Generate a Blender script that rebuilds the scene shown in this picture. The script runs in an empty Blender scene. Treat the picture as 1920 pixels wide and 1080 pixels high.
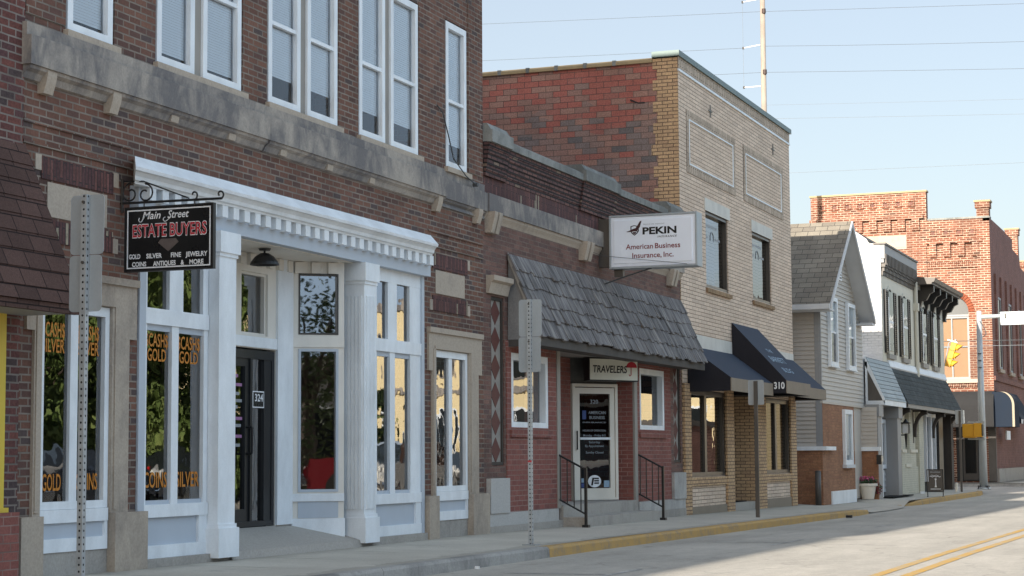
import bpy, math, random
from mathutils import Vector, Matrix
R = math.radians
random.seed(7)
scene = bpy.context.scene
COL = scene.collection

# ------------------------------------------------------------------ camera, sky, sun, exposure
def cam_matrix(yaw, pit, rol):
    f = Vector((math.cos(yaw)*math.cos(pit), math.sin(yaw)*math.cos(pit), math.sin(pit)))
    r = Vector((math.sin(yaw), -math.cos(yaw), 0)); d = f.cross(r)
    r2 = math.cos(rol)*r + math.sin(rol)*d
    d2 = -math.sin(rol)*r + math.cos(rol)*d
    return Matrix(((r2.x, -d2.x, -f.x), (r2.y, -d2.y, -f.y), (r2.z, -d2.z, -f.z)))
cd = bpy.data.cameras.new('camera')
cam = bpy.data.objects.new('camera', cd); COL.objects.link(cam)
cam.matrix_world = Matrix.Translation((0, -9.9, 1.35)) @ cam_matrix(R(21.0496), R(5.1387), R(.36924)).to_4x4()
cd.sensor_width = 36; cd.lens = 3551.7/1920*36; cd.clip_start = .1; cd.clip_end = 3000
scene.camera = cam

FILL_CLOUD = (4.9, 6.4, 8.1)
SUN = Vector((-2.63, .34, 1.0)).normalized()
EL = math.asin(SUN.z); AZ = math.atan2(SUN.x, SUN.y)      # clockwise from +Y
world = bpy.data.worlds.new('World'); scene.world = world
world.use_nodes = True
wt = world.node_tree; wt.nodes.clear()
sky = wt.nodes.new('ShaderNodeTexSky'); sky.sky_type = 'NISHITA'; sky.sun_disc = False
sky.sun_elevation = EL; sky.sun_rotation = AZ
sky.air_density = 1.0; sky.dust_density = 2.2; sky.ozone_density = 1.0
bg = wt.nodes.new('ShaderNodeBackground'); bg.inputs['Strength'].default_value = .088
wo = wt.nodes.new('ShaderNodeOutputWorld')
# out-of-view cloud banks, added bright on the street side to lighten the facades
def wn_(typ, **kw):
    n = wt.nodes.new(typ)
    for k, v in kw.items():
        if isinstance(v, bpy.types.NodeSocket): wt.links.new(v, n.inputs[int(k[1:])])
        elif k[0] == 'i': n.inputs[int(k[1:])].default_value = v
        else: setattr(n, k, v)
    return n
wtc = wn_('ShaderNodeTexCoord'); wsp = wn_('ShaderNodeSeparateXYZ', i0=wtc.outputs['Generated'])
wmap = wn_('ShaderNodeMapping', i0=wtc.outputs['Generated']); wmap.inputs['Scale'].default_value = (1.6, 1.6, 3.2); wmap.inputs['Location'].default_value = (.35, .9, .2)
wn = wn_('ShaderNodeTexNoise', i0=wmap.outputs[0]); wn.inputs['Scale'].default_value = 1.9; wn.inputs['Detail'].default_value = 8; wn.inputs['Roughness'].default_value = .58
# added cover grows from nothing over the rooftops to broken cloud on the street side
wdir = wn_('ShaderNodeMath', operation='MULTIPLY', i0=wsp.outputs[1], i1=-1.0)
wmr = wn_('ShaderNodeMapRange', i0=wdir.outputs[0], i1=.02, i2=.55, i3=-.28, i4=.22)
wadd = wn_('ShaderNodeMath', operation='ADD', i0=wn.outputs['Fac'], i1=wmr.outputs[0])
wr = wn_('ShaderNodeMapRange', i0=wadd.outputs[0], i1=.47, i2=.62, i3=0.0, i4=1.0); wr.interpolation_type = 'SMOOTHSTEP'
wv = wn_('ShaderNodeMix', data_type='RGBA', i0=.33, i6=sky.outputs['Color']); wv.inputs[7].default_value = (5.6, 5.4, 5.2, 1)   # thin summer haze veil
wm = wn_('ShaderNodeMix', data_type='RGBA', i0=wr.outputs[0], i6=wv.outputs[2]); wm.inputs[7].default_value = (*FILL_CLOUD, 1)
wt.links.new(wm.outputs[2], bg.inputs['Color']); wt.links.new(bg.outputs[0], wo.inputs[0])

sl = bpy.data.lights.new('sun', 'SUN'); sl.energy = 5.0; sl.angle = R(.5); sl.color = (1, .91, .79)
so = bpy.data.objects.new('sun', sl); COL.objects.link(so)
so.rotation_euler = (-SUN).to_track_quat('-Z', 'Y').to_euler(); so.location = (0, 0, 40)
vs = scene.view_settings; vs.view_transform = 'Standard'; vs.look = 'None'; vs.gamma = 1; vs.exposure = 1.0
scene.cycles.max_bounces = 6; scene.cycles.transparent_max_bounces = 12
scene.cycles.use_denoising = True; scene.cycles.caustics_reflective = False; scene.cycles.caustics_refractive = False

# ------------------------------------------------------------------ materials
M = {}
class NT:
    def __init__(s, name):
        m = bpy.data.materials.new(name); m.use_nodes = True; s.m = m; s.t = m.node_tree; s.t.nodes.clear()
        s.out = s.t.nodes.new('ShaderNodeOutputMaterial'); M[name] = m
    def n(s, typ, **kw):
        nd = s.t.nodes.new(typ)
        for k, v in kw.items():
            if k.startswith('_'): setattr(nd, k[1:], v)
            else: s.set(nd, k.replace('__', ' '), v)
        return nd
    def set(s, nd, key, v):
        try: sock = nd.inputs[int(key[1:])] if key[0] == 'i' and key[1:].isdigit() else nd.inputs[key]
        except KeyError: raise KeyError(nd.bl_idname + ' ' + key)
        if isinstance(v, bpy.types.NodeSocket): s.t.links.new(v, sock)
        else: sock.default_value = (*v, 1) if isinstance(v, tuple) and len(v) == 3 and sock.type == 'RGBA' else v
    def math(s, op, a, b=0.0, c=0.0):
        nd = s.t.nodes.new('ShaderNodeMath'); nd.operation = op
        for i, v in enumerate((a, b, c)): s.set(nd, 'i%d' % i, v)
        return nd.outputs[0]
    def mix(s, f, a, b, blend='MIX'):
        nd = s.t.nodes.new('ShaderNodeMix'); nd.data_type = 'RGBA'; nd.blend_type = blend
        s.set(nd, 'i0', f); s.set(nd, 'i6', a); s.set(nd, 'i7', b); return nd.outputs[2]
    def ramp(s, f, stops, const=False):
        nd = s.t.nodes.new('ShaderNodeValToRGB'); cr = nd.color_ramp
        if const: cr.interpolation = 'CONSTANT'
        while len(cr.elements) < len(stops): cr.elements.new(.5)
        for e, (p, c) in zip(cr.elements, stops):
            e.position = p; e.color = (*c, 1) if isinstance(c, tuple) else (c, c, c, 1)
        s.set(nd, 'Fac', f); return nd.outputs['Color']
    def noise(s, vec, scale, detail=4, rough=.55, dist=0.0):
        nd = s.n('ShaderNodeTexNoise', Vector=vec, Scale=scale, Detail=detail, Roughness=rough, Distortion=dist); return nd.outputs['Fac']
    def pos(s):
        return s.n('ShaderNodeNewGeometry').outputs['Position']
    def scaled(s, vec, sc):
        nd = s.n('ShaderNodeMapping', Vector=vec); nd.inputs['Scale'].default_value = sc; return nd.outputs['Vector']
    def axes(s, mode):
        g = s.n('ShaderNodeNewGeometry'); sp = s.n('ShaderNodeSeparateXYZ', Vector=g.outputs['Position'])
        x, y, z = sp.outputs
        if mode == 'auto':
            sn = s.n('ShaderNodeSeparateXYZ', Vector=g.outputs['Normal'])
            fx = s.math('GREATER_THAN', s.math('ABSOLUTE', sn.outputs[0]), .62)
            fz = s.math('GREATER_THAN', s.math('ABSOLUTE', sn.outputs[2]), .8)
            u = s.math('MULTIPLY_ADD', fx, s.math('SUBTRACT', y, x), x)
            v = s.math('MULTIPLY_ADD', fz, s.math('SUBTRACT', y, z), z)
        else:
            d = dict(x=x, y=y, z=z); u, v = d[mode[0]], d[mode[1]]
            if len(mode) > 2: u, v = v, u
        return u, v
    def finish(s, col, rough=.8, bump=None, bstr=.3, bdist=.01, spec=.3, **kw):
        p = s.n('ShaderNodeBsdfPrincipled', Roughness=rough)
        s.set(p, 'Base Color', col); s.set(p, 'Specular IOR Level', spec)
        for k, v in kw.items(): s.set(p, k.replace('__', ' '), v)
        if bump is not None:
            b = s.n('ShaderNodeBump', Strength=bstr, Distance=bdist, Height=bump); s.set(p, 'Normal', b.outputs[0])
        s.t.links.new(p.outputs[0], s.out.inputs[0]); return s.m

def brick(name, palette, mortar, bw=.205, bh=.068, ms=.009, mode='auto', swap=False, stain=.35, bstr=.5, rough=.85, topred=None, off=0.0, speck=.25, dark_stain=None):
    s = NT(name); u, v = s.axes(mode)
    if swap: u, v = v, u
    u = s.math('ADD', u, off)
    vec = s.n('ShaderNodeCombineXYZ', X=u, Y=v).outputs[0]
    jit = s.n('ShaderNodeTexNoise', Vector=vec, Scale=9.0, Detail=2.0)
    vec2 = s.n('ShaderNodeVectorMath', _operation='MULTIPLY_ADD'); s.set(vec2, 'i0', jit.outputs['Color']); s.set(vec2, 'i1', (.006, .006, 0)); s.set(vec2, 'i2', vec)
    b = s.n('ShaderNodeTexBrick', Vector=vec2.outputs[0], Color1=(0, 0, 0), Color2=(1, 1, 1), Mortar=(.5, .5, .5), Scale=1.0)
    s.set(b, 'Mortar Size', ms); s.set(b, 'Mortar Smooth', .25); s.set(b, 'Bias', 0.0); s.set(b, 'Brick Width', bw); s.set(b, 'Row Height', bh)
    t = b.outputs['Color']
    if topred:   # upper rows shifted towards the redder end of the palette
        g = s.n('ShaderNodeMapRange', Value=s.math('ADD', v, s.math('MULTIPLY', s.noise(vec, .7, 2), 1.2))); s.set(g, 'From Min', topred[0]); s.set(g, 'From Max', topred[1]); s.set(g, 'To Max', topred[2])
        t = s.math('ADD', t, g.outputs[0])
    c = s.ramp(t, palette, True)
    p3 = s.pos()
    n1 = s.noise(p3, 1.1, 5, .6); n2 = s.noise(p3, 38, 3)
    c = s.mix(1.0, c, s.ramp(n1, [(.25, 1-stain), (.75, 1+stain*.5)]), 'MULTIPLY')
    c = s.mix(1.0, c, s.ramp(n2, [(.3, 1-speck), (.7, 1+speck)]), 'MULTIPLY')
    mo = s.mix(1.0, mortar, s.ramp(s.noise(p3, 2.3, 4), [(.3, .6), (.7, 1.25)]), 'MULTIPLY')
    c = s.mix(b.outputs['Fac'], c, mo)
    if dark_stain:
        k = s.ramp(s.noise(s.scaled(p3, (1, 1, .5)), dark_stain[0], 5, .65), [(dark_stain[1], 0.0), (dark_stain[1]+.15, dark_stain[2])])
        c = s.mix(k, c, dark_stain[3])
    h = s.math('SUBTRACT', s.math('MULTIPLY', n2, .25), b.outputs['Fac'])
    return s.finish(c, rough, h, bstr, .012, .25)

def stone(name, clean, dark, thr=.52, amt=.85, rough=.85, fine=.12):
    s = NT(name); p = s.pos()
    st = s.noise(s.scaled(p, (2.6, 2.6, 1.3)), 1.5, 8, .66, .8)
    bl = s.noise(p, .55, 6, .62)
    k = s.ramp(s.math('ADD', s.math('MULTIPLY', st, .4), s.math('MULTIPLY', bl, .65)), [(thr-.05, 0.0), (thr+.09, amt)])
    c = s.mix(k, clean, dark)
    f = s.noise(p, 45, 4, .6)
    c = s.mix(1.0, c, s.ramp(f, [(.3, 1-fine), (.7, 1+fine)]), 'MULTIPLY')
    return s.finish(c, rough, s.noise(p, 25, 6, .6), .25, .012)

def paint(name, col, rough=.5, dirt=.12, grain=0.0, spec=.35, bstr=.06, metal=0.0, sc=3.0):
    s = NT(name); p = s.pos()
    n = s.noise(s.scaled(p, (sc, sc, sc*.45)), 1.0, 6, .65); f = s.noise(p, 60, 3)
    c = s.mix(1.0, col, s.ramp(n, [(.3, 1-dirt), (.62, 1.0+dirt*.3)]), 'MULTIPLY')
    if grain: c = s.mix(1.0, c, s.ramp(f, [(.3, 1-grain), (.7, 1+grain)]), 'MULTIPLY')
    return s.finish(c, s.math('MULTIPLY_ADD', n, .2, rough-.1), f, bstr, .004, spec, Metallic=metal)

def shingle(name, cols, mode='yz', bw=.3, bh=.13, ms=.006, line=(.02, .02, .02), vs=1.0):
    s = NT(name); u, v = s.axes(mode); v = s.math('MULTIPLY', v, vs)
    vec = s.n('ShaderNodeCombineXYZ', X=u, Y=v).outputs[0]
    b = s.n('ShaderNodeTexBrick', Vector=vec, Color1=(0, 0, 0), Color2=(1, 1, 1), Mortar=(.5, .5, .5), Scale=1.0)
    s.set(b, 'Mortar Size', ms); s.set(b, 'Mortar Smooth', .3); s.set(b, 'Brick Width', bw); s.set(b, 'Row Height', bh)
    c = s.ramp(b.outputs['Color'], cols)
    p = s.pos(); c = s.mix(1.0, c, s.ramp(s.noise(p, 70, 3), [(.3, .75), (.7, 1.25)]), 'MULTIPLY')
    c = s.mix(1.0, c, s.ramp(s.noise(p, 1.3, 4), [(.3, .85), (.7, 1.12)]), 'MULTIPLY')
    c = s.mix(b.outputs['Fac'], c, line)
    saw = s.math('FRACT', s.math('DIVIDE', v, bh))
    return s.finish(c, .9, s.math('SUBTRACT', s.math('MULTIPLY', saw, -.6), b.outputs['Fac']), .6, .02, .2)

def perforated():
    s = NT('perforated_steel'); tc = s.n('ShaderNodeTexCoord'); sp = s.n('ShaderNodeSeparateXYZ', Vector=tc.outputs['Object']); p = s.pos()
    sn = s.n('ShaderNodeSeparateXYZ', Vector=s.n('ShaderNodeNewGeometry').outputs['Normal'])
    fx = s.math('GREATER_THAN', s.math('ABSOLUTE', sn.outputs[0]), .5)
    u = s.math('MULTIPLY_ADD', fx, s.math('SUBTRACT', sp.outputs[1], sp.outputs[0]), sp.outputs[0])
    dz = s.math('SUBTRACT', s.math('FRACT', s.math('DIVIDE', sp.outputs[2], .051)), .5)
    r = s.math('SQRT', s.math('ADD', s.math('POWER', s.math('DIVIDE', u, .0085), 2.0), s.math('POWER', s.math('DIVIDE', dz, .18), 2.0)))
    hole = s.math('LESS_THAN', r, 1.0)
    c = s.mix(1.0, (.42, .45, .47), s.ramp(s.noise(p, 9, 5), [(.3, .8), (.7, 1.1)]), 'MULTIPLY')
    s.finish(s.mix(hole, c, (.015, .015, .016)), .5, s.math('MULTIPLY', hole, -1.0), .6, .01, .5, Metallic=.4)
perforated()
def glass(name, tint=(1, 1, 1), ior=1.9, wav=.02, see=.55, wscale=2.2, rough=0.0):
    s = NT(name); p = s.pos()
    h = s.noise(p, wscale, 2); b = s.n('ShaderNodeBump', Strength=1.0, Distance=wav, Height=h)
    fr = s.n('ShaderNodeFresnel', IOR=ior); s.set(fr, 'Normal', b.outputs[0])
    gl = s.n('ShaderNodeBsdfGlossy', Roughness=rough); s.set(gl, 'Color', (.97, .98, 1)); s.set(gl, 'Normal', b.outputs[0])
    tr = s.n('ShaderNodeBsdfTransparent'); s.set(tr, 'Color', tuple(see*t for t in tint))
    mx = s.n('ShaderNodeMixShader'); s.set(mx, 'i0', fr.outputs[0]); s.set(mx, 'i1', tr.outputs[0]); s.set(mx, 'i2', gl.outputs[0])
    s.t.links.new(mx.outputs[0], s.out.inputs[0])

def flat(name, col, rough=.6, spec=.3, metal=0.0):
    s = NT(name); p = s.pos()
    c = s.mix(1.0, col, s.ramp(s.noise(p, 14, 4), [(.3, .9), (.7, 1.08)]), 'MULTIPLY')
    s.finish(c, rough, None, 0, 0, spec, Metallic=metal)

brick('brick_dark', [(0, (.105, .06, .05)), (.12, (.165, .082, .06)), (.38, (.145, .074, .055)), (.6, (.185, .093, .066)), (.8, (.12, .066, .055)), (.93, (.09, .066, .063))], (.215, .18, .15), bstr=.6, stain=.35, speck=.15)
brick('brick_neighbour', [(0, (.12, .05, .045)), (.3, (.15, .058, .048)), (.7, (.10, .05, .05)), (.9, (.07, .05, .05))], (.2, .17, .15), bh=.07)
brick('brick_parapet', [(0, (.11, .06, .058)), (.4, (.14, .075, .066)), (.8, (.17, .088, .075)), (.97, (.22, .16, .12))], (.025, .022, .022), bw=.22, bh=.062, ms=.013, bstr=.9)
brick('brick_soldier', [(0, (.10, .05, .05)), (.5, (.14, .065, .058)), (.85, (.19, .09, .08)), (.96, (.32, .27, .2))], (.05, .04, .04), bw=.3, bh=.05, ms=.006, swap=True, bstr=.7)
brick('brick_brown', [(0, (.135, .078, .066)), (.35, (.168, .092, .075)), (.7, (.19, .106, .086)), (.9, (.12, .076, .068))], (.165, .13, .11), ms=.006)
brick('brick_red_paint', [(0, (.23, .086, .07)), (.4, (.25, .094, .077)), (.7, (.215, .08, .067)), (.9, (.19, .078, .068))], (.27, .18, .155), bw=.21, bh=.074, ms=.006, stain=.22, bstr=.4, speck=.15)
brick('clay_tile', [(0, (.165, .145, .14)), (.09, (.235, .185, .17)), (.3, (.30, .20, .17)), (.5, (.37, .21, .165)), (.68, (.32, .185, .15)), (.84, (.37, .15, .12)), (.94, (.40, .14, .11))], (.11, .085, .075), bw=.3, bh=.117, ms=.006, mode='yz', stain=.28, topred=(8.3, 8.95, .42), bstr=.5)
brick('brick_orange', [(0, (.53, .355, .205)), (.4, (.58, .39, .225)), (.8, (.47, .31, .185))], (.13, .09, .065), bw=.21, bh=.07, ms=.008, stain=.2)
brick('brick_buff', [(0, (.64, .505, .395)), (.35, (.71, .565, .445)), (.7, (.67, .535, .42)), (.9, (.60, .475, .375))], (.26, .195, .145), bw=.42, bh=.075, ms=.0075, stain=.15, bstr=.5, speck=.22)
brick('brick_buff_soldier', [(0, (.46, .37, .285)), (.5, (.53, .425, .33)), (.8, (.60, .485, .38))], (.14, .11, .09), bw=.25, bh=.075, ms=.008, swap=True, stain=.2)
brick('brick_sill', [(0, (.33, .22, .12)), (.5, (.38, .26, .15)), (.8, (.30, .20, .12))], (.16, .11, .08), bw=.25, bh=.07, ms=.006, swap=True)
brick('brick_house', [(0, (.30, .15, .085)), (.4, (.34, .17, .095)), (.75, (.28, .135, .08))], (.27, .15, .09), bw=.21, bh=.07, ms=.006, stain=.25)
brick('brick_far', [(0, (.19, .064, .038)), (.35, (.225, .078, .046)), (.65, (.175, .059, .036)), (.82, (.25, .105, .068)), (.95, (.11, .05, .036))], (.42, .31, .235), bw=.3, bh=.105, ms=.019, mode='auto', stain=.45, speck=.3, dark_stain=(.55, .53, .55, (.10, .055, .04)))
brick('arch_brick', [(0, (.22, .062, .03)), (.5, (.25, .072, .036)), (.8, (.20, .056, .028))], (.20, .08, .05), bw=.12, bh=.4, ms=.006, stain=.25)
brick('brick_far_side', [(0, (.18, .085, .07)), (.5, (.21, .10, .082)), (.8, (.16, .078, .068))], (.24, .15, .125), bw=.22, bh=.08, stain=.3)
brick('brick_white', [(0, (.72, .71, .69)), (.5, (.76, .75, .73)), (.8, (.70, .69, .68))], (.62, .61, .6), bw=.22, bh=.078, ms=.008, stain=.1, speck=.06, bstr=.8)
brick('brick_cream_paint', [(0, (.50, .48, .39)), (.5, (.52, .50, .41))], (.44, .42, .34), ms=.006, stain=.15, speck=.06, bstr=.4)
stone('limestone', (.365, .325, .28), (.115, .112, .118), .495, .85)
stone('limestone_trim', (.40, .34, .275), (.17, .15, .135), .60, .6)
stone('coping_stone', (.26, .265, .25), (.115, .12, .115), .5, .75)
stone('concrete', (.37, .345, .31), (.22, .205, .185), .55, .6)
stone('concrete_wall', (.44, .43, .41), (.26, .25, .24), .57, .7)
stone('kerb_concrete', (.35, .335, .31), (.13, .125, .12), .53, .7)
stone('stucco', (.22, .215, .21), (.13, .13, .13), .52, .7)
paint('white_paint', (.74, .78, .81), .5, .15, .03)
paint('lintel_stone', (.60, .585, .54), .7, .15, .05)
paint('cream_white_paint', (.70, .67, .61), .45, .1)
paint('blue_grey_paint', (.44, .49, .55), .5, .06)
paint('grey_trim', (.27, .275, .28), .55, .08)
paint('siding_grey', (.47, .435, .39), .55, .07)
paint('siding_light', (.55, .57, .59), .55, .07)
paint('cream_paint', (.56, .54, .46), .55, .1)
paint('black_metal', (.02, .02, .021), .4, .1)
paint('dark_timber', (.05, .042, .036), .7, .3)
paint('bronze_frame', (.055, .05, .045), .35, .1)
paint('black_frame', (.018, .019, .021), .35, .1)
paint('fascia_wood', (.075, .068, .062), .8, .3)
paint('timber_trim', (.30, .28, .25), .7, .15)
paint('galvanised', (.42, .45, .47), .45, .18, .08, .5, .05, .55)
paint('aluminium', (.36, .40, .43), .5, .12, .03, .5, .03, .35)
paint('pole_steel', (.46, .50, .52), .45, .12, .03, .5, .03, .25)
paint('steel_dark', (.10, .092, .085), .5, .2, .0, .4, .03, .4)
paint('coping_metal', (.12, .165, .16), .5, .2, .0, .4, .03, .2)
paint('coping_tan', (.36, .27, .15), .6, .2)
paint('navy_fabric', (.046, .058, .083), .8, .12, .15, .15)
paint('dark_fabric', (.028, .027, .032), .85, .1, .15, .1)
paint('tan_fabric', (.27, .225, .175), .8, .1, .1, .15)
paint('awning_grey', (.024, .024, .025), .9, .2, .0, .3)
paint('awning_navy', (.012, .02, .035), .9, .1, .0, .3)
paint('awning_binding', (.3, .26, .19), .6, .1)
paint('signal_yellow', (.62, .31, .02), .4, .12)
paint('signal_lens', (.03, .03, .03), .3, .1)
paint('yellow_paint', (.62, .46, .06), .5, .1)
paint('flashing', (.66, .70, .74), .4, .1)
paint('red_marker', (.5, .05, .06), .6, .1)
paint('plastic_white', (.70, .66, .58), .45, .08)
paint('sign_face', (.80, .85, .93), .25, .03, .0, .5)
paint('sign_face_cream', (.70, .70, .60), .3, .06, .0, .5)
paint('sign_black', (.010, .011, .012), .3, .1, .0, .4)
paint('pale_blind', (.80, .90, .97), .7, .03)
paint('cream_blind', (.40, .255, .155), .7, .05)
paint('arch_panel', (.10, .105, .107), .5, .1)
paint('stucco_cream', (.72, .60, .36), .8, .08)
paint('pole_wood', (.31, .26, .215), .8, .25, .1)
paint('pole_clamp', (.06, .04, .035), .6, .2)
paint('soffit_grey', (.30, .29, .275), .7, .1)
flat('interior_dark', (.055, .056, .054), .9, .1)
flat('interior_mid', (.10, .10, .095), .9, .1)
flat('letter_orange', (.50, .19, .025), .5)
flat('letter_white', (.72, .74, .76), .5)
flat('letter_grey', (.26, .28, .30), .5)
flat('letter_blue', (.05, .08, .22), .5)
flat('letter_red', (.45, .03, .045), .5)
flat('letter_maroon', (.20, .025, .035), .5)
flat('letter_black', (.012, .012, .014), .5)
flat('eagle_brown', (.06, .022, .024), .5)
flat('diamond_grey', (.11, .09, .085), .5)
flat('diamond_tile', (.115, .045, .037), .7)
flat('diamond_ground', (.27, .25, .225), .8)
flat('sticker_blue', (.25, .35, .45), .6)
flat('purple_text', (.32, .16, .3), .6)
flat('flower_pink', (.55, .09, .22), .7)
flat('flower_red', (.24, .03, .05), .7)
flat('pot_leaf', (.06, .10, .05), .7)
flat('mat_black', (.015, .015, .016), .9, .1)
flat('rubber', (.02, .02, .02), .8)
flat('wire', (.07, .075, .08), .6)
flat('wire_pale', (.17, .19, .21), .6)
glass('glass_shop', (.9, 1, .95), 3.0, .003, .55, rough=.012)
glass('glass_upper', (1, 1, 1), 1.45, .002, 1.0)
glass('glass_office', (.8, .9, .95), 2.3, .0012, .5, rough=.010)
glass('glass_splay', (.8, .9, .95), 3.1, .0006, .5, rough=.014)
glass('glass_far', (.9, .95, 1), 1.35, .01, .45)
shingle('roof_grey', [(0, (.17, .15, .125)), (1, (.235, .21, .17))], 'yz', .33, .14, .006, (.05, .047, .045))
shingle('roof_dark', [(0, (.05, .06, .063)), (1, (.075, .085, .088))], 'xz', .3, .16, .006, (.025, .03, .03))
shingle('roof_light', [(0, (.33, .37, .38)), (1, (.40, .44, .45))], 'xz', 40, .125, .006, (.09, .09, .09))
shingle('roof_brown', [(0, (.065, .038, .032)), (1, (.10, .058, .048))], 'xz', .3, .155, .007, (.022, .014, .013))

def wood_shake():
    s = NT('shake'); p = s.pos()
    g = s.noise(s.scaled(p, (16, 1.5, 1.5)), 1.0, 4, .6); f = s.noise(s.scaled(p, (60, 5, 5)), 1.0, 3)
    b = s.noise(s.scaled(p, (5, .6, 2.2)), 1.0, 2)
    c = s.ramp(g, [(.3, (.088, .08, .08)), (.5, (.165, .158, .16)), (.68, (.255, .24, .225))])
    c = s.mix(1.0, c, s.ramp(b, [(.3, .7), (.7, 1.3)]), 'MULTIPLY')
    c = s.mix(1.0, c, s.ramp(f, [(.3, .75), (.7, 1.2)]), 'MULTIPLY')
    s.finish(c, .9, f, .4, .01, .15)
wood_shake()

def asphalt():
    s = NT('asphalt'); p = s.pos()
    n = s.noise(p, .35, 5, .6); f = s.noise(p, 55, 4, .7); m = s.noise(s.scaled(p, (.25, 2.2, 1)), 1.0, 5, .6)
    c = s.ramp(f, [(.3, (.38, .355, .31)), (.55, (.465, .435, .385)), (.75, (.55, .515, .455))])
    c = s.mix(1.0, c, s.ramp(n, [(.3, .86), (.7, 1.1)]), 'MULTIPLY')
    c = s.mix(1.0, c, s.ramp(s.noise(p, 8, 5, .7), [(.3, .88), (.7, 1.1)]), 'MULTIPLY')
    c = s.mix(1.0, c, s.ramp(m, [(.3, .90), (.65, 1.06)]), 'MULTIPLY')
    v = s.n('ShaderNodeTexVoronoi', _feature='DISTANCE_TO_EDGE', Scale=.32)
    w = s.n('ShaderNodeVectorMath', _operation='MULTIPLY_ADD'); s.set(w, 'i0', s.n('ShaderNodeTexNoise', Vector=p, Scale=1.2, Detail=5.0).outputs['Color']); s.set(w, 'i1', (1.6, 1.6, 0)); s.set(w, 'i2', p)
    s.set(v, 'Vector', w.outputs[0])
    k = s.ramp(v.outputs['Distance'], [(.0, .55), (.012, 0.0)])
    c = s.mix(s.math('MULTIPLY', k, s.noise(p, .5, 2)), c, (.10, .095, .09))
    sp = s.n('ShaderNodeSeparateXYZ', Vector=p)      # darker wheel tracks and oil drip line along each lane
    lane = s.math('ABSOLUTE', s.math('SUBTRACT', s.math('FRACT', s.math('DIVIDE', s.math('ADD', sp.outputs[1], 40.15), 1.75)), .5))
    trk = s.ramp(lane, [(.0, .80), (.30, .96), (.5, 1.0)])
    c = s.mix(s.math('MULTIPLY', s.noise(s.scaled(p, (.15, .8, 1)), 1.0, 3), .9), c, s.mix(1.0, c, trk, 'MULTIPLY'))
    oil = s.ramp(s.noise(s.scaled(p, (.8, 2.4, 1)), 1.0, 6, .7), [(.66, 0.0), (.76, .35)])
    c = s.mix(oil, c, (.14, .13, .12))
    s.finish(c, .9, f, .35, .01, .2)
asphalt()
def walkway():
    s = NT('sidewalk'); p = s.pos()
    n = s.noise(p, .8, 5, .65); f = s.noise(p, 40, 4, .7)
    c = s.ramp(n, [(.3, (.43, .40, .345)), (.7, (.54, .505, .435))])
    c = s.mix(1.0, c, s.ramp(f, [(.3, .88), (.7, 1.1)]), 'MULTIPLY')
    k = s.ramp(s.noise(p, 1.7, 6, .7), [(.62, 0.0), (.72, .45)])
    c = s.mix(k, c, (.22, .21, .19))
    sp = s.n('ShaderNodeSeparateXYZ', Vector=p)      # grime swept up against the walls and along the kerb
    gr = s.math('MAXIMUM', s.ramp(s.math('ADD', sp.outputs[1], s.math('MULTIPLY', s.noise(p, 2.6, 6, .7), .7)), [(.02, 0.0), (.38, .6)]), s.ramp(s.math('ADD', s.math('MULTIPLY', sp.outputs[1], -.5), s.math('MULTIPLY', s.noise(p, 3.1, 5, .7), .3)), [(.99, 0.0), (1.1, .35)]))
    c = s.mix(gr, c, (.17, .155, .13))
    spot = s.ramp(s.noise(p, 6.5, 3, .5), [(.72, 0.0), (.76, .5)])
    c = s.mix(spot, c, (.15, .14, .13))
    s.finish(c, .9, f, .3, .008, .2)
walkway()
def worn_paint(name, col, under, thr=.42):
    s = NT(name); p = s.pos()
    k = s.ramp(s.math('ADD', s.math('MULTIPLY', s.noise(p, 3.0, 6, .7), .6), s.math('MULTIPLY', s.noise(p, 30, 3, .7), .4)), [(thr, 1.0), (thr+.14, 0.0)])
    c = s.mix(k, col, under)
    s.finish(c, .8, s.noise(p, 40, 3), .3, .006, .2)
worn_paint('kerb_yellow', (.46, .29, .105), (.30, .225, .145), .38)
worn_paint('line_yellow', (.52, .31, .075), (.40, .34, .24), .41)
worn_paint('line_white', (.62, .62, .6), (.32, .31, .29), .49)
def leaves(name, a, b, c3):
    s = NT(name); p = s.pos()
    c = s.ramp(s.noise(p, 1.6, 3), [(.3, a), (.5, b), (.7, c3)])
    c = s.mix(1.0, c, s.ramp(s.n('ShaderNodeTexWhiteNoise', Vector=s.scaled(p, (7, 7, 7))).outputs['Value'], [(0, .75), (1, 1.25)]), 'MULTIPLY')
    s.finish(c, .6, None, 0, 0, .3)
leaves('leaf_green', (.075, .12, .03), (.12, .175, .045), (.19, .23, .075))
leaves('leaf_dark', (.05, .08, .03), (.07, .105, .04), (.10, .13, .045))
leaves('grass_blade', (.05, .075, .02), (.07, .10, .03), (.10, .12, .04))
paint('bark', (.11, .085, .065), .9, .35, .2)
for nm, c in dict(car_red=(.34, .02, .03), car_silver=(.48, .48, .46), car_dark=(.02, .03, .05), car_white=(.7, .7, .68)).items():
    s = NT(nm); s.finish(c, .25, None, 0, 0, .5, Coat__Weight=.8, Coat__Roughness=.05)
flat('car_glass', (.015, .018, .02), .05, .8)
flat('chrome', (.6, .6, .6), .15, .5, 1.0)
flat('tail_red', (.4, .01, .01), .2, .5)
flat('headlamp', (.7, .7, .66), .1, .6)
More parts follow.
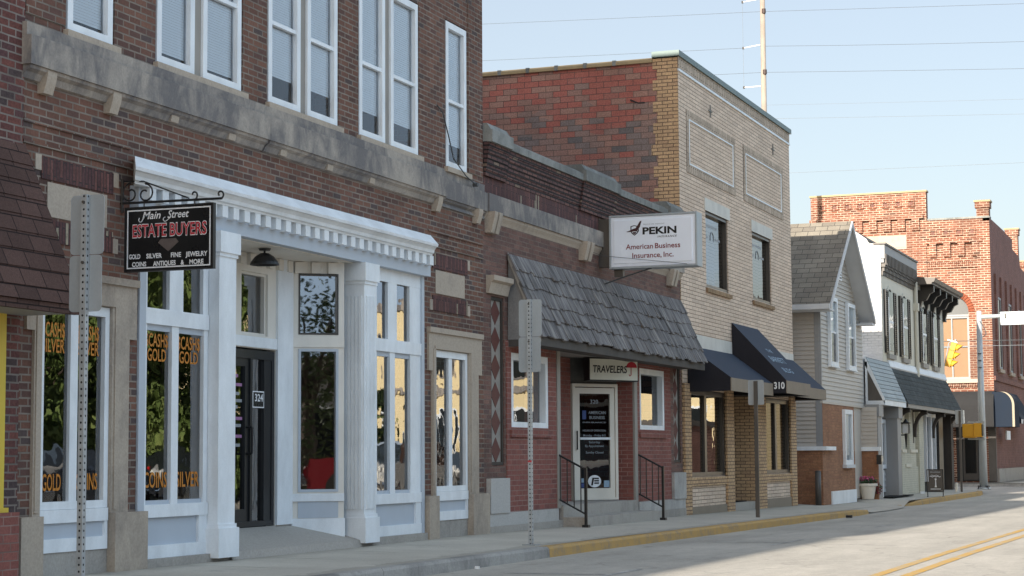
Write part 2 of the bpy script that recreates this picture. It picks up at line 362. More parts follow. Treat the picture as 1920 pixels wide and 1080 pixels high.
# ------------------------------------------------------------------ mesh helpers
class Fr:
    """wall frame: u runs along the wall, v up, w outward"""
    def __init__(s, o, ang=0.0):
        s.o = Vector(o); a = R(ang); s.u = Vector((math.cos(a), math.sin(a), 0)); s.w = Vector((math.sin(a), -math.cos(a), 0))
    def P(s, u, v, w=0.0): return s.o + s.u*u + s.w*w + Vector((0, 0, v))
F0 = Fr((0, 0, 0))
def world_loc(o):
    v = Vector((0, 0, 0))
    while o: v = v + Vector(o.location); o = o.parent
    return v
class MB:
    def __init__(s): s.v = []; s.f = []; s.k = []
    def poly(s, pts, mat):
        i = len(s.v); s.v.extend(Vector(p) for p in pts); s.f.append(tuple(range(i, i+len(pts)))); s.k.append(mat)
    def box(s, fr, u0, u1, v0, v1, w0, w1, mat):
        p = [fr.P(u, v, w) for w in (w0, w1) for v in (v0, v1) for u in (u0, u1)]
        i = len(s.v); s.v.extend(p)
        for q in ((0, 2, 3, 1), (4, 5, 7, 6), (0, 1, 5, 4), (2, 6, 7, 3), (0, 4, 6, 2), (1, 3, 7, 5)):
            s.f.append(tuple(i+k for k in q)); s.k.append(mat)
    def ext(s, pts, vec, mat):
        """polygon pts (world) swept along vec, closed"""
        pts = [Vector(p) for p in pts]; n = len(pts); i = len(s.v); vec = Vector(vec)
        s.v.extend(pts); s.v.extend(p+vec for p in pts)
        s.f.append(tuple(range(i, i+n))); s.k.append(mat)
        s.f.append(tuple(range(i+2*n-1, i+n-1, -1))); s.k.append(mat)
        for a in range(n):
            b = (a+1) % n; s.f.append((i+a, i+n+a, i+n+b, i+b)); s.k.append(mat)
    def prof(s, fr, prof, u0, u1, mat):          # profile in (w,v)
        s.ext([fr.P(u0, v, w) for w, v in prof], fr.u*(u1-u0), mat)
    def plate(s, fr, pts, w0, w1, mat):          # outline in (u,v)
        s.ext([fr.P(u, v, w0) for u, v in pts], fr.w*(w1-w0), mat)
    def ring(s, fr, u0, u1, v0, v1, b, w0, w1, mat, bt=None, bb=None):
        bt = b if bt is None else bt; bb = b if bb is None else bb
        s.box(fr, u0, u0+b, v0, v1, w0, w1, mat); s.box(fr, u1-b, u1, v0, v1, w0, w1, mat)
        s.box(fr, u0+b, u1-b, v1-bt, v1, w0, w1, mat); s.box(fr, u0+b, u1-b, v0, v0+bb, w0, w1, mat)
    def wall(s, fr, u0, u1, v0, v1, holes, mat, depth=.3, w=0.0, rev=None):
        us = sorted({u0, u1, *[h[0] for h in holes], *[h[1] for h in holes]}); vs_ = sorted({v0, v1, *[h[2] for h in holes], *[h[3] for h in holes]})
        for a, b in zip(us, us[1:]):
            for c, d in zip(vs_, vs_[1:]):
                cu, cv = (a+b)/2, (c+d)/2
                if any(h[0] < cu < h[1] and h[2] < cv < h[3] for h in holes): continue
                s.poly([fr.P(a, c, w), fr.P(b, c, w), fr.P(b, d, w), fr.P(a, d, w)], mat)
        for h in holes:
            a, b, c, d = h[:4]; m = rev or mat; e = w-depth
            s.poly([fr.P(a, c, w), fr.P(a, d, w), fr.P(a, d, e), fr.P(a, c, e)], m)
            s.poly([fr.P(b, d, w), fr.P(b, c, w), fr.P(b, c, e), fr.P(b, d, e)], m)
            s.poly([fr.P(a, d, w), fr.P(b, d, w), fr.P(b, d, e), fr.P(a, d, e)], m)
            s.poly([fr.P(b, c, w), fr.P(a, c, w), fr.P(a, c, e), fr.P(b, c, e)], m)
    def cyl(s, p0, p1, r0, r1, mat, n=12, cap=True):
        p0, p1 = Vector(p0), Vector(p1); d = (p1-p0).normalized()
        a = d.orthogonal().normalized(); b = d.cross(a); i = len(s.v)
        for p, r in ((p0, r0), (p1, r1)):
            for k in range(n):
                t = 2*math.pi*k/n; s.v.append(p+a*(r*math.cos(t))+b*(r*math.sin(t)))
        for k in range(n):
            s.f.append((i+k, i+(k+1) % n, i+n+(k+1) % n, i+n+k)); s.k.append(mat)
        if cap:
            s.f.append(tuple(range(i+n-1, i-1, -1))); s.k.append(mat); s.f.append(tuple(range(i+n, i+2*n))); s.k.append(mat)
    def tube(s, pts, r, mat, n=6):
        for a, b in zip(pts, pts[1:]): s.cyl(a, b, r, r, mat, n)
    def lathe(s, c, prof, mat, n=20):            # prof (r, z)
        c = Vector(c)
        for (r0, z0), (r1, z1) in zip(prof, prof[1:]):
            for k in range(n):
                t0, t1 = 2*math.pi*k/n, 2*math.pi*(k+1)/n
                q = [(r0, t0, z0), (r0, t1, z0), (r1, t1, z1), (r1, t0, z1)]
                s.poly([c+Vector((r*math.cos(t), r*math.sin(t), z)) for r, t, z in q], mat)
    def build(s, name, parent=None, smooth=False, bevel=0.0):
        me = bpy.data.meshes.new(name); off = world_loc(parent) if parent else Vector((0, 0, 0))
        if not parent and s.v:
            off = Vector((sum(v.x for v in s.v)/len(s.v), sum(v.y for v in s.v)/len(s.v), min(v.z for v in s.v)))
        me.from_pydata([v-off for v in s.v], [], s.f)
        ks = list(dict.fromkeys(s.k))
        for k in ks: me.materials.append(M[k])
        for p, k in zip(me.polygons, s.k): p.material_index = ks.index(k); p.use_smooth = smooth
        o = bpy.data.objects.new(name, me); COL.objects.link(o)
        if parent: o.parent = parent
        else: o.location = off
        if bevel:
            b = o.modifiers.new('edge', 'BEVEL'); b.width = bevel; b.segments = 2; b.limit_method = 'ANGLE'
        return o
def tag(o, label=None, cat=None, group=None, kind=None):
    if label: o['label'] = label
    if cat: o['category'] = cat
    if group: o['group'] = group
    if kind: o['kind'] = kind
    return o
def thing(name, loc, label, cat, group=None):
    o = bpy.data.objects.new(name, None); COL.objects.link(o); o.location = loc; o.empty_display_size = .2
    return tag(o, label, cat, group)
def copy_tree(o, parent=None):
    c = o.copy(); COL.objects.link(c)
    if parent: c.parent = parent
    for ch in list(o.children): copy_tree(ch, c)
    return c
def text(name, body, fr, u, v, w, h, mat, parent, width=None, align='C', bold=0.0, shear=0.0, thick=.003, space=1.0):
    """raised or painted lettering: caps h high, centred (or left aligned) on u, base line at v"""
    cu = bpy.data.curves.new('lettering', 'FONT'); cu.body = body; cu.size = 1.0; cu.offset = bold; cu.shear = shear; cu.space_character = space
    cu.resolution_u = 3; cu.fill_mode = 'FRONT'
    ob = bpy.data.objects.new('lettering', cu); me0 = ob.to_mesh()
    vs_ = [tuple(x.co) for x in me0.vertices]; fs = [tuple(p.vertices) for p in me0.polygons]; ob.to_mesh_clear()
    bpy.data.objects.remove(ob); bpy.data.curves.remove(cu)
    if not vs_: return None
    x0, x1 = min(a[0] for a in vs_), max(a[0] for a in vs_)
    sv = h/.729; su = sv if width is None else width/(x1-x0)
    ox = {'C': (x0+x1)/2, 'L': x0, 'R': x1}[align]
    mb = MB(); i = 0
    for f in fs: mb.poly([fr.P(u+(vs_[k][0]-ox)*su, v+vs_[k][1]*sv, w+thick) for k in f], mat)
    return mb.build(name, parent)
def window(parent, fr, u0, u1, v0, v1, b=.06, wf=.0, wp=-.12, mat='white_paint', mulls=(), rails=(), mb_=.05, gl='glass_shop', blind=None, blind_v=None, back=None, bt=None, bb=None, lower_in=0.0, name='window'):
    f = MB(); f.ring(fr, u0, u1, v0, v1, b, wp-.02, wf, mat, bt, bb)
    bt_ = b if bt is None else bt; bb_ = b if bb is None else bb
    for m in mulls: f.box(fr, m-mb_/2, m+mb_/2, v0+bb_, v1-bt_, wp-.015, wf-.012, mat)
    for r in rails: f.box(fr, u0+b, u1-b, r-.022, r+.022, wp-.01, min(wp+.05, wf-.01), mat)
    fo = f.build(name, parent)
    xs = [u0+b, *[x for m in mulls for x in (m-mb_/2, m+mb_/2)], u1-b]
    for a, c in zip(xs[::2], xs[1::2]):
        p = MB(); p.poly([fr.P(a, v0+bb_, wp), fr.P(c, v0+bb_, wp), fr.P(c, v1-bt_, wp), fr.P(a, v1-bt_, wp)], gl); p.build('pane', fo)
    if blind:
        p = MB(); lo, hi = blind_v or (v0+bb_, v1-bt_); n = max(3, int((hi-lo)/.028))
        for k in range(n):
            za = lo+(hi-lo)*k/n; zb = lo+(hi-lo)*(k+1)/n
            p.poly([fr.P(u0+b-.01, za, wp-.024), fr.P(u1-b+.01, za, wp-.024), fr.P(u1-b+.01, zb, wp-.027), fr.P(u0+b-.01, zb, wp-.027)], blind)
        p.build('blind', fo)
    if back is not None:
        p = MB(); d = back
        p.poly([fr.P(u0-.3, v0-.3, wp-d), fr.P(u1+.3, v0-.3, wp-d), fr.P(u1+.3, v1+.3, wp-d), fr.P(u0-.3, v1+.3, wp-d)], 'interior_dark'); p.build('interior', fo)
    return fo

def lerp(x, xs, ys):
    if x <= xs[0]: return ys[0]
    for a, b, c, d in zip(xs, xs[1:], ys, ys[1:]):
        if x <= b: return c+(d-c)*(x-a)/(b-a)
    return ys[-1]
GX, GZ = [14, 24, 34, 44, 50, 58], [.34, .33, .28, .22, .19, .18]
def zf(x): return lerp(x, GX, GZ)

# ------------------------------------------------------------------ ground, road, kerbs
XS = [-400, -60, -20, 0, 14, 19, 24, 29, 34, 39, 44, 47, 50, 54, 58, 64, 70, 76, 82, 88, 120, 200, 700]
def sheet(name, y0, y1, off, mat, x0, x1, kind='structure', cross=0.0):
    xs = sorted({x0, x1, *[x for x in XS if x0 < x < x1]}); mb = MB()
    for a, b in zip(xs, xs[1:]):
        mb.poly([(a, y0, zf(a)+off), (b, y0, zf(b)+off), (b, y1, zf(b)+off+cross), (a, y1, zf(a)+off+cross)], mat)
    return tag(mb.build(name), kind=kind)
# one sheet of ground to the horizon; its top lies a little under the paving
sheet('ground', -700, 700, -.195, 'asphalt', -400, 700)
sheet('road', -11.6, -1.9, -.181, 'asphalt', -60, 200)
sheet('side_street', 3, 300, -.1805, 'asphalt', 70, 85.6)
# pavement slabs (sloping gently to the kerb)
def pavement(x0, x1, yk, yb, z_k, z_b, name='sidewalk', step=1.55):
    mb = MB(); x = x0
    while x < x1-.01:
        b = min(x+step, x1)
        g = .014 if b < x1 else 0
        mb.poly([(x, yk, zf(x)+z_k), (b-g, yk, zf(b)+z_k), (b-g, yb, zf(b)+z_b), (x, yb, zf(x)+z_b)], 'sidewalk')
        if g: mb.poly([(b-g, yk, zf(b)+z_k-.006), (b, yk, zf(b)+z_k-.006), (b, yb, zf(b)+z_b-.006), (b-g, yb, zf(b)+z_b-.006)], 'kerb_concrete')
        x = b
    return tag(mb.build(name), kind='structure')
pavement(-30, 44.6, -1.86, .75, -.048, .0)
pavement(52.2, 69.2, -1.34, 1.2, -.05, 0)
def kerb(segs, mat, name='kerb'):
    """segs: list of (x, y_front, top offset); 0.15 wide stone with a rounded nose"""
    mb = MB()
    for (xa, ya, ta), (xb, yb, tb) in zip(segs, segs[1:]):
        d = Vector((xb-xa, yb-ya, 0)).normalized(); nrm = Vector((-d.y, d.x, 0))
        def sec(x, y, t):
            z = zf(x); o = Vector((x, y, z))
            return [o+Vector((0, 0, -.2)), o+Vector((0, 0, t-.03))+nrm*.012, o+nrm*.035+Vector((0, 0, t)), o+nrm*.15+Vector((0, 0, t+.003)), o+nrm*.15+Vector((0, 0, -.2))]
        A, B = sec(xa, ya, ta), sec(xb, yb, tb)
        for k in range(4): mb.poly([A[k], B[k], B[k+1], A[k+1]], mat)
        mb.poly(A[::-1], mat); mb.poly(B, mat)
    return tag(mb.build(name), kind='structure')
kerb([(-30, -2.0, -.05), (17, -2.0, -.05)], 'kerb_concrete'); kerb([(17.01, -2.0, -.05), (21.75, -2.0, -.05)], 'kerb_concrete')
kerb([(21.76, -2.0, -.05), (30, -2.0, -.05), (38, -2.0, -.05), (41.5, -2.0, -.055), (43.2, -1.9, -.09), (44.6, -1.6, -.165)], 'kerb_yellow')
kerb([(51.6, -1.25, -.165), (53.2, -1.45, -.08), (55, -1.48, -.05), (62, -1.48, -.05), (66, -1.48, -.05), (68, -1.3, -.05), (69.2, -.75, -.05), (69.7, .1, -.06), (69.9, 1.2, -.1)], 'kerb_yellow')
# corner fill behind the curved kerb, far pavement across the side street
mb = MB(); mb.poly([(69.2, -1.34, .13), (69.2, 1.2, .18), (69.75, 1.2, .15), (69.6, .1, .13), (69.2, -.6, .13)], 'sidewalk'); tag(mb.build('sidewalk'), kind='structure')
mb = MB(); mb.poly([(52.2, -1.34, zf(52)-.05), (52.2, 1.0, zf(52)), (44.6, 1.0, zf(44.6)-.03), (44.6, -1.7, zf(44.6)-.178), (46, -1.75, zf(46)-.179), (48, -1.7, zf(48)-.179), (50, -1.55, zf(50)-.179), (51.6, -1.3, zf(51.6)-.179)], 'sidewalk'); tag(mb.build('driveway'), kind='structure')
mb = MB(); mb.poly([(85.2, -1.9, .13), (200, -1.9, .13), (200, 12, .17), (85.2, 12, .17)], 'sidewalk'); tag(mb.build('sidewalk'), kind='structure')
kerb([(85.2, 40, -.05), (85.2, -1.2, -.05), (85.9, -1.95, -.05), (87, -2.05, -.05), (200, -2.05, -.05)], 'kerb_concrete')
mb = MB(); mb.poly([(-30, -40, zf(0)-.05), (-30, -12.0, zf(0)-.05), (76, -12.0, zf(70)-.05), (76, -40, zf(70)-.05)], 'sidewalk'); tag(mb.build('sidewalk'), kind='structure')
kerb([(76, -11.75, -.05), (-30, -11.75, -.05)], 'kerb_concrete')
# markings
def marking(name, y0, y1, x0, x1, mat):
    o = sheet(name, y0, y1, -.1765, mat, x0, x1); return o
marking('centre_line', -6.46, -6.34, -60, 200, 'line_yellow'); marking('centre_line', -6.76, -6.64, -60, 200, 'line_yellow')
for x in (18.6, 26.6, 34.4, 42.2):      # worn parking bay ticks
    marking('parking_line', -3.75, -2.62, x, x+.07, 'line_white')
    marking('parking_line', -3.82, -3.755, x-.9, x+1.1, 'line_white')

# ------------------------------------------------------------------ corner block at the left: dark brick with a shingled awning
nb = thing('brick_building', (7.5, 0, .33), 'dark red brick building with brown shingle awning at far left edge', 'building')
mb = MB()
mb.wall(F0, -3, 13.76, .2, 12.6, [(3, 12.9, .5, 3.0)], 'brick_neighbour', .4, w=.03)
mb.box(F0, -3, 13.76, .2, 12.6, -11, -.6, 'brick_neighbour'); mb.box(F0, -3, 13.76, 12.6, 12.8, -11, .1, 'limestone')
mb.box(F0, 2.8, 13, .3, 3.2, -.59, -.5, 'interior_dark'); mb.build('wall', nb)
mb = MB(); mb.box(F0, 12.72, 13.66, .3, .92, .03, .13, 'brick_red_paint'); mb.build('pier', nb)
mb = MB(); mb.box(F0, 13.0, 13.53, .95, 2.66, .0, .06, 'yellow_paint'); mb.box(F0, 13.0, 13.56, .9, .96, .0, .09, 'yellow_paint'); mb.build('door_frame', nb)
def slope_roof(name, parent, u0, u1, zt, zb, pt, pb, mat, rows, thick=.03, fascia=None, fmat='fascia_wood', soff='soffit_grey', ends=None, side_trim=None):
    """shed roof against the facade: laid rows of shingles with real laps"""
    mb = MB()
    for k in range(rows):
        t0, t1 = k/rows, (k+1.25)/rows if k < rows-1 else 1.0
        za, zb_ = zt+(zb-zt)*t0, zt+(zb-zt)*t1; wa, wb = pt+(pb-pt)*t0, pt+(pb-pt)*t1
        mb.poly([F0.P(u0, zb_, wb+thick), F0.P(u1, zb_, wb+thick), F0.P(u1, za, wa+.004), F0.P(u0, za, wa+.004)], mat)
        mb.poly([F0.P(u0, zb_, wb-.01), F0.P(u1, zb_, wb-.01), F0.P(u1, zb_, wb+thick), F0.P(u0, zb_, wb+thick)], mat)
        for u in (u0, u1): mb.poly([F0.P(u, zb_, wb-.01), F0.P(u, zb_, wb+thick), F0.P(u, za, wa+.004), F0.P(u, za, wa-.01)], mat)
    o = mb.build(name, parent)
    if fascia:
        m2 = MB(); m2.box(F0, u0+.01, u1-.01, zb-fascia, zb-.005, pb-.06, pb-.005, fmat)
        m2.box(F0, u0+.01, u1-.01, zb-fascia+.01, zb-fascia+.03, .02, pb-.06, soff); m2.build('fascia', o)
    if ends:
        for u in (u0+.01, u1-.03):
            m2 = MB(); m2.ext([F0.P(u, zt-.02, pt-.02), F0.P(u, zb, pb-.02), F0.P(u, zb-(fascia or 0)+.03, pb-.02), F0.P(u, zb-(fascia or 0)+.03, .01)], F0.u*.02, ends); m2.build('end_panel', o)
    return o
slope_roof('shingle_awning', nb, 4, 13.80, 4.12, 2.68, .02, .62, 'roof_brown', 9, .018, .08, 'roof_brown', ends='fascia_wood')
# ------------------------------------------------------------------ brick building with white shopfront
A = thing('brick_building', (19.2, 0, .33), 'dark brown brick building with white columned coin shopfront and limestone ledge', 'building')
HW = [(14.42, 15.22), (15.95, 17.70), (18.25, 20.02), (20.56, 22.38), (23.26, 24.04)]
holes = [(a, b, 5.27, 7.30) for a, b in HW] + [(15.68, 22.5, .36, 3.98), (14.0, 15.3, .25, 2.95), (22.76, 24.1, .25, 2.95)]
mb = MB(); mb.wall(F0, 13.77, 24.6, .2, 12.7, holes, 'brick_dark', .32)
mb.box(F0, 13.77, 24.6, .2, 12.7, -13, -1.6, 'brick_dark'); mb.box(F0, 13.77, 13.9, .2, 12.7, -1.6, -.001, 'brick_dark'); mb.box(F0, 24.5, 24.599, .2, 12.7, -1.6, -.001, 'brick_dark')
mb.box(F0, 13.9, 24.5, 12.5, 12.69, -1.6, -.001, 'brick_dark')
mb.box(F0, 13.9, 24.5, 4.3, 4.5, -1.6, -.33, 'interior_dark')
# fine projecting brick courses and the pilaster strips at each end
for u0, u1 in ((13.80, 14.40), (24.06, 24.58)): mb.box(F0, u0, u1, 5.3, 12, .0, .012, 'brick_dark')
for z in (4.33, 4.14): mb.box(F0, 13.79, 15.5, z, z+.03, .0, .018, 'brick_dark'); mb.box(F0, 22.65, 24.58, z, z+.03, .0, .018, 'brick_dark')
mb.build('wall', A)
mb = MB(); mb.box(F0, 13.70, 24.68, 12.7, 12.85, -13, .08, 'limestone'); mb.build('coping', A)
# limestone ledge: sill course, fascia, cove moulding
mb = MB()
for a, b, w in ((13.72, 18.1, .13), (18.105, 23.03, .13), (23.035, 24.62, .07)):
    mb.box(F0, a, b, 4.82, 5.08, -.02, w, 'limestone'); mb.box(F0, a, b, 5.081, 5.20, -.02, w-.05, 'limestone')
    mb.prof(F0, [(.0, 4.70), (.0, 4.819), (w-.02, 4.819), (w-.03, 4.79), (w-.07, 4.765), (.03, 4.71)], a+.02, b-.01, 'limestone')
for a, b in HW: mb.box(F0, a-.04, b+.04, 5.201, 5.27, -.3, .055, 'limestone_trim')
mb.build('stone_ledge', A)
def bracket(parent, u, w=.11, h=.2, z=4.81, wid=.14):
    mb = MB(); mb.prof(F0, [(0, z-h), (0, z), (w, z), (w, z-.04), (w-.012, z-.1), (w*.6, z-h)], u, u+wid, 'limestone_trim'); mb.build('bracket', parent)
for u in (14.0, 15.05): bracket(A, u)
for u in (16.15, 17.3, 18.45, 19.6, 20.75): bracket(A, u, .075, .1)
for u in (22.78, 24.2): bracket(A, u)
# stone panels with corner blocks
for a, b in ((14.17, 15.12), (22.90, 23.90)):
    mb = MB(); mb.box(F0, a, b, 3.53, 3.84, -.02, .008, 'limestone_trim'); mb.build('stone_panel', A)
    for u in (a-.19, b+.1):
        for z in (3.93, 3.30): mb = MB(); mb.box(F0, u, u+.09, z, z+.14, -.02, .01, 'limestone_trim'); mb.build('corner_stone', A)
    for z0, z1 in ((3.86, 4.06), (3.3, 3.5)): mb = MB(); mb.box(F0, a-.10, b+.10, z0, z1, -.02, .012, 'brick_soldier'); mb.build('brick_border', A)
# upper windows
for (a, b), kind in zip(HW, 'spppt'):
    if kind in 'st':
        spans = [(a+.03, b-.03)]
    else:
        m = {15.95: 16.785, 18.25: 19.13, 20.56: 21.42}[a]; spans = [(a+.03, m-.085), (m+.085, b-.03)]
        q = MB(); q.box(F0, m-.085, m+.085, 5.27, 7.30, -.2, -.03, 'timber_trim'); q.build('mullion', A)
    for c, d in spans:
        window(A, F0, c, d, 5.275, 7.28, .085, -.0, -.055, 'white_paint', rails=(6.2,), gl='glass_upper', blind='pale_blind', blind_v=((5.42, 7.2) if c < 17.5 else (5.62, 7.2)), back=.45)
q = MB(); q.poly([F0.P(20.66, 5.56, -.163), F0.P(20.95, 5.56, -.163), F0.P(20.95, 5.78, -.163), F0.P(20.66, 5.78, -.163)], 'letter_white'); q.build('paper_notice', A)
q = MB(); q.tube([F0.P(22.93, 6.05, .02), F0.P(23.1, 5.98, .03), F0.P(23.28, 5.7, .035), F0.P(23.45, 5.4, .04), F0.P(23.75, 5.2, .1), F0.P(24.1, 5.13, .1)], .009, 'wire')
q.cyl(F0.P(24.1, 5.13, .06), F0.P(24.1, 5.13, .13), .03, .03, 'wire'); q.build('cable', A)
# stone surrounds of the two narrow shop windows
def surround(x0, x1, o0, o1, zt):
    mb = MB(); W3 = 'limestone_trim'
    for a, b in ((o0+.12, x0-.005), (x1+.005, o1-.12)): mb.box(F0, a, b, .87, 2.5, -.3, .03, W3)
    for a, b in ((o0, x0-.005), (x1+.005, o1)): mb.box(F0, a, b, 2.5, 2.785, -.3, .032, W3)
    mb.box(F0, o0, o1, 2.785, zt-.07, -.3, .032, W3); mb.box(F0, o0-.01, o1+.01, zt-.07, zt, -.3, .06, W3); mb.box(F0, x0-.06, x1+.06, 2.79, 2.84, .032, .045, W3)
    for a, b in ((x0-.10, x0-.04), (x1+.04, x1+.10)): mb.box(F0, a, b, .9, 2.79, .03, .042, W3)
    mb.build('stone_surround', A)
    for a, b in ((o0-.1, x0-.015), (x1+.015, o1+.16)):
        q = MB(); q.box(F0, a, b, .2, .87, -.3, .08, W3); q.build('base_block', A)
    q = MB(); q.box(F0, x0-.014, x1+.014, .2, .54, -.3, -.01, 'concrete'); q.build('sill_course', A)
    f = window(A, F0, x0, x1, .92, 2.78, .07, -.0, -.045, 'white_paint', mulls=((x0+x1)/2,), mb_=.12, gl='glass_shop', bt=.09, name='shop_window')
    q = MB(); q.box(F0, x0, x1, .80, .918, -.16, .01, 'white_paint'); q.box(F0, x0, x1, .541, .66, -.16, .005, 'white_paint')
    q.box(F0, x0, x0+.05, .66, .80, -.16, .004, 'white_paint'); q.box(F0, x1-.05, x1, .66, .80, -.16, .004, 'white_paint'); q.build('base_board', f)
    q = MB(); q.box(F0, x0+.05, x1-.05, .66, .80, -.15, -.02, 'blue_grey_paint'); q.build('base_panel', f)
    return f
SL = surround(14.10, 15.20, 13.86, 15.62, 3.07)
SR = surround(22.86, 24.0, 22.62, 24.46, 3.07)
# painted timber shopfront
mb = MB(); mb.box(F0, 15.52, 22.52, 3.71, 3.985, -.1, .10, 'blue_grey_paint'); mb.box(F0, 15.685, 15.80, .40, 3.71, -.1, .02, 'blue_grey_paint'); mb.box(F0, 22.42, 22.495, .40, 3.71, -.1, .02, 'blue_grey_paint'); mb.build('shopfront_frieze', A)
u = 15.58
while u < 22.42:
    mb = MB(); mb.box(F0, u, u+.115, 3.845, 3.965, .10, .185, 'white_paint'); mb.build('dentil', A); u += .232
mb = MB(); cp = [(.0, 3.966), (.19, 3.966), (.195, 3.985), (.225, 3.995), (.235, 4.03), (.27, 4.065), (.30, 4.07), (.31, 4.10), (.16, 4.235), (.0, 4.25)]
LA = [F0.P(15.58-w*1.45, v, w) for w, v in cp]; RA = [F0.P(22.48-w*.6, v, w) for w, v in cp]     # ends cut on the skew
for k in range(len(cp)): mb.poly([LA[k], RA[k], RA[(k+1) % len(cp)], LA[(k+1) % len(cp)]], 'white_paint')
mb.poly(LA[::-1], 'white_paint'); mb.poly(RA, 'white_paint'); mb.build('shopfront_cornice', A)
mb = MB(); mb.box(F0, 15.6, 22.5, .2, .405, -.25, .06, 'concrete'); mb.build('shopfront_base', A)
def shop_bay(u0, u1, panes, trans):
    f = MB(); w0, w1 = -.14, .0
    f.box(F0, u0, u1, .406, .53, w0, .01, 'white_paint'); f.box(F0, u0, u1, .80, .925, w0, .012, 'white_paint'); f.box(F0, u0, u0+.05, .53, .80, w0, w1, 'white_paint'); f.box(F0, u1-.16, u1, .53, .80, w0, w1, 'white_paint')
    f.box(F0, u0, u1, 2.68, 2.835, w0, .012, 'white_paint'); f.box(F0, u0, u1, 3.55, 3.71, w0, .0, 'white_paint')
    for ps, a, b in ((panes, .925, 2.68), (trans, 2.835, 3.55)):
        xs = [u0, *[x for p in ps for x in p], u1]
        for c, d in zip(xs[::2], xs[1::2]): f.box(F0, c, d, a, b, w0, w1-.004, 'white_paint')
    for c, d in panes: f.box(F0, c, d, .925, .965, w0, w1-.02, 'blue_grey_paint'); f.box(F0, c, d, 2.62, 2.68, w0, w1-.022, 'blue_grey_paint')
    fo = f.build('shop_window', A)
    q = MB(); q.box(F0, u0+.05, u1-.16, .53, .80, -.13, -.03, 'blue_grey_paint'); q.build('base_panel', fo)
    for ps, a, b in ((panes, .965, 2.62), (trans, 2.835, 3.55)):
        for c, d in ps:
            q = MB(); q.poly([F0.P(c, a, -.045), F0.P(d, a, -.045), F0.P(d, b, -.045), F0.P(c, b, -.045)], 'glass_shop'); q.build('pane', fo)
    return fo
B1 = shop_bay(15.80, 17.02, [(15.86, 16.32), (16.45, 16.94)], [(15.86, 16.27), (16.53, 16.92)])
B2 = shop_bay(20.84, 22.42, [(21.10, 21.48), (21.63, 22.10)], [(21.10, 21.42), (21.69, 22.08)])
# lettering on the glass
for par, c0, wd, w, rows in ((SL, 14.36, .35, -.042, ('$CASH$', 'SILVER', 'GOLD')), (SL, 14.91, .35, -.042, ('$CASH$', 'SILVER', 'COINS')),
                      (B1, 16.095, .42, -.042, ('$CASH$', 'GOLD', 'COINS')), (B1, 16.70, .44, -.042, ('$CASH$', 'GOLD', 'SILVER'))):
    dz = 0
    for t, z, h in zip(rows, (2.465, 2.325, 1.09), (.135, .125, .155)):
        text('lettering', t, F0, c0, z, w, h, 'letter_orange', par, width=wd*(1.0 if len(t) > 4 else .82), bold=.012)
def square_column(u0, u1, w1, w0, z0, z1, flutes=True):
    mb = MB(); m = 'white_paint'
    mb.box(F0, u0, u1, z0+.32, z1-.22, w0, w1, m)
    if flutes:
        n = 7; st = (u1-u0-.06)/n
        for k in range(n): mb.box(F0, u0+.03+k*st+st*.3, u0+.03+k*st+st, z0+.40, z1-.40, w1, w1+.014, m)
        n2 = 5; s2 = (w1-w0-.06)/n2
        for k in range(n2): mb.box(F0, u0-.014, u0, z0+.40, z1-.40, w0+.03+k*s2+s2*.3, w0+.03+k*s2+s2, m)
    o = mb.build('column', A)
    q = MB(); q.box(F0, u0-.035, u1+.035, z1-.22, z1-.002, w0, w1+.035, m); q.box(F0, u0-.015, u1+.015, z1-.26, z1-.22, w0, w1+.015, m); q.build('capital', o)
    q = MB(); q.box(F0, u0-.035, u1+.035, z0, z0+.30, w0, w1+.035, m); q.box(F0, u0-.015, u1+.015, z0+.30, z0+.34, w0, w1+.015, m); q.build('plinth', o)
square_column(17.03, 17.38, .12, -.16, .36, 3.71, False)
square_column(20.50, 20.83, .11, -.20, .36, 3.71)
# recessed entrance
mb = MB(); mb.poly([(17.0, .62, .592), (20.9, .62, .592), (20.9, -.07, .40), (17.0, -.07, .40)], 'concrete'); mb.poly([(17.38, -.07, .40), (20.5, -.07, .40), (20.5, -.10, .30), (17.38, -.10, .30)], 'concrete'); mb.build('entrance_ramp', A)
mb = MB(); mb.box(F0, 16.9, 20.9, 3.70, 3.74, -1.2, -.02, 'cream_white_paint'); mb.build('ceiling', A)
FB = Fr((0, .6, 0))
mb = MB(); mb.wall(FB, 17.7, 20.0, .55, 3.70, [(18.55, 19.60, .55, 2.62), (18.78, 19.40, 2.77, 3.49)], 'cream_white_paint', .12); mb.box(FB, 19.60, 19.98, .6, 3.7, 0, .03, 'white_paint'); mb.box(FB, 17.7, 19.6, 2.63, 2.75, 0, .02, 'white_paint')
u = 17.75
while u < 19.9: mb.box(FB, u, u+.11, 3.56, 3.69, .0, .05, 'cream_white_paint'); u += .23
mb.build('entrance_wall', A)
window(A, FB, 18.78, 19.40, 2.77, 3.49, .03, -.03, -.08, 'cream_white_paint', gl='glass_shop', back=.4, name='transom_window')
dr = MB(); dr.ring(FB, 18.55, 19.59, .60, 2.60, .06, -.1, -.01, 'black_frame', bt=.1, bb=.06); dr.ring(FB, 18.62, 19.02, .66, 2.5, .09, -.09, -.03, 'black_frame', bb=.14); dr.box(FB, 19.02, 19.07, .66, 2.5, -.1, -.01, 'black_frame'); dr.box(FB, 19.36, 19.53, .66, 2.5, -.1, -.02, 'black_frame'); do = dr.build('door', A)
for a, b, z0, z1 in ((18.71, 18.93, .8, 2.41), (19.07, 19.36, .66, 2.5)):
    q = MB(); q.poly([FB.P(a, z0, -.06), FB.P(b, z0, -.06), FB.P(b, z1, -.06), FB.P(a, z1, -.06)], 'glass_shop'); q.build('pane', do)
q = MB(); q.box(FB, 18.4, 19.7, .5, 2.7, -.62, -.6, 'interior_mid'); q.build('interior', do)
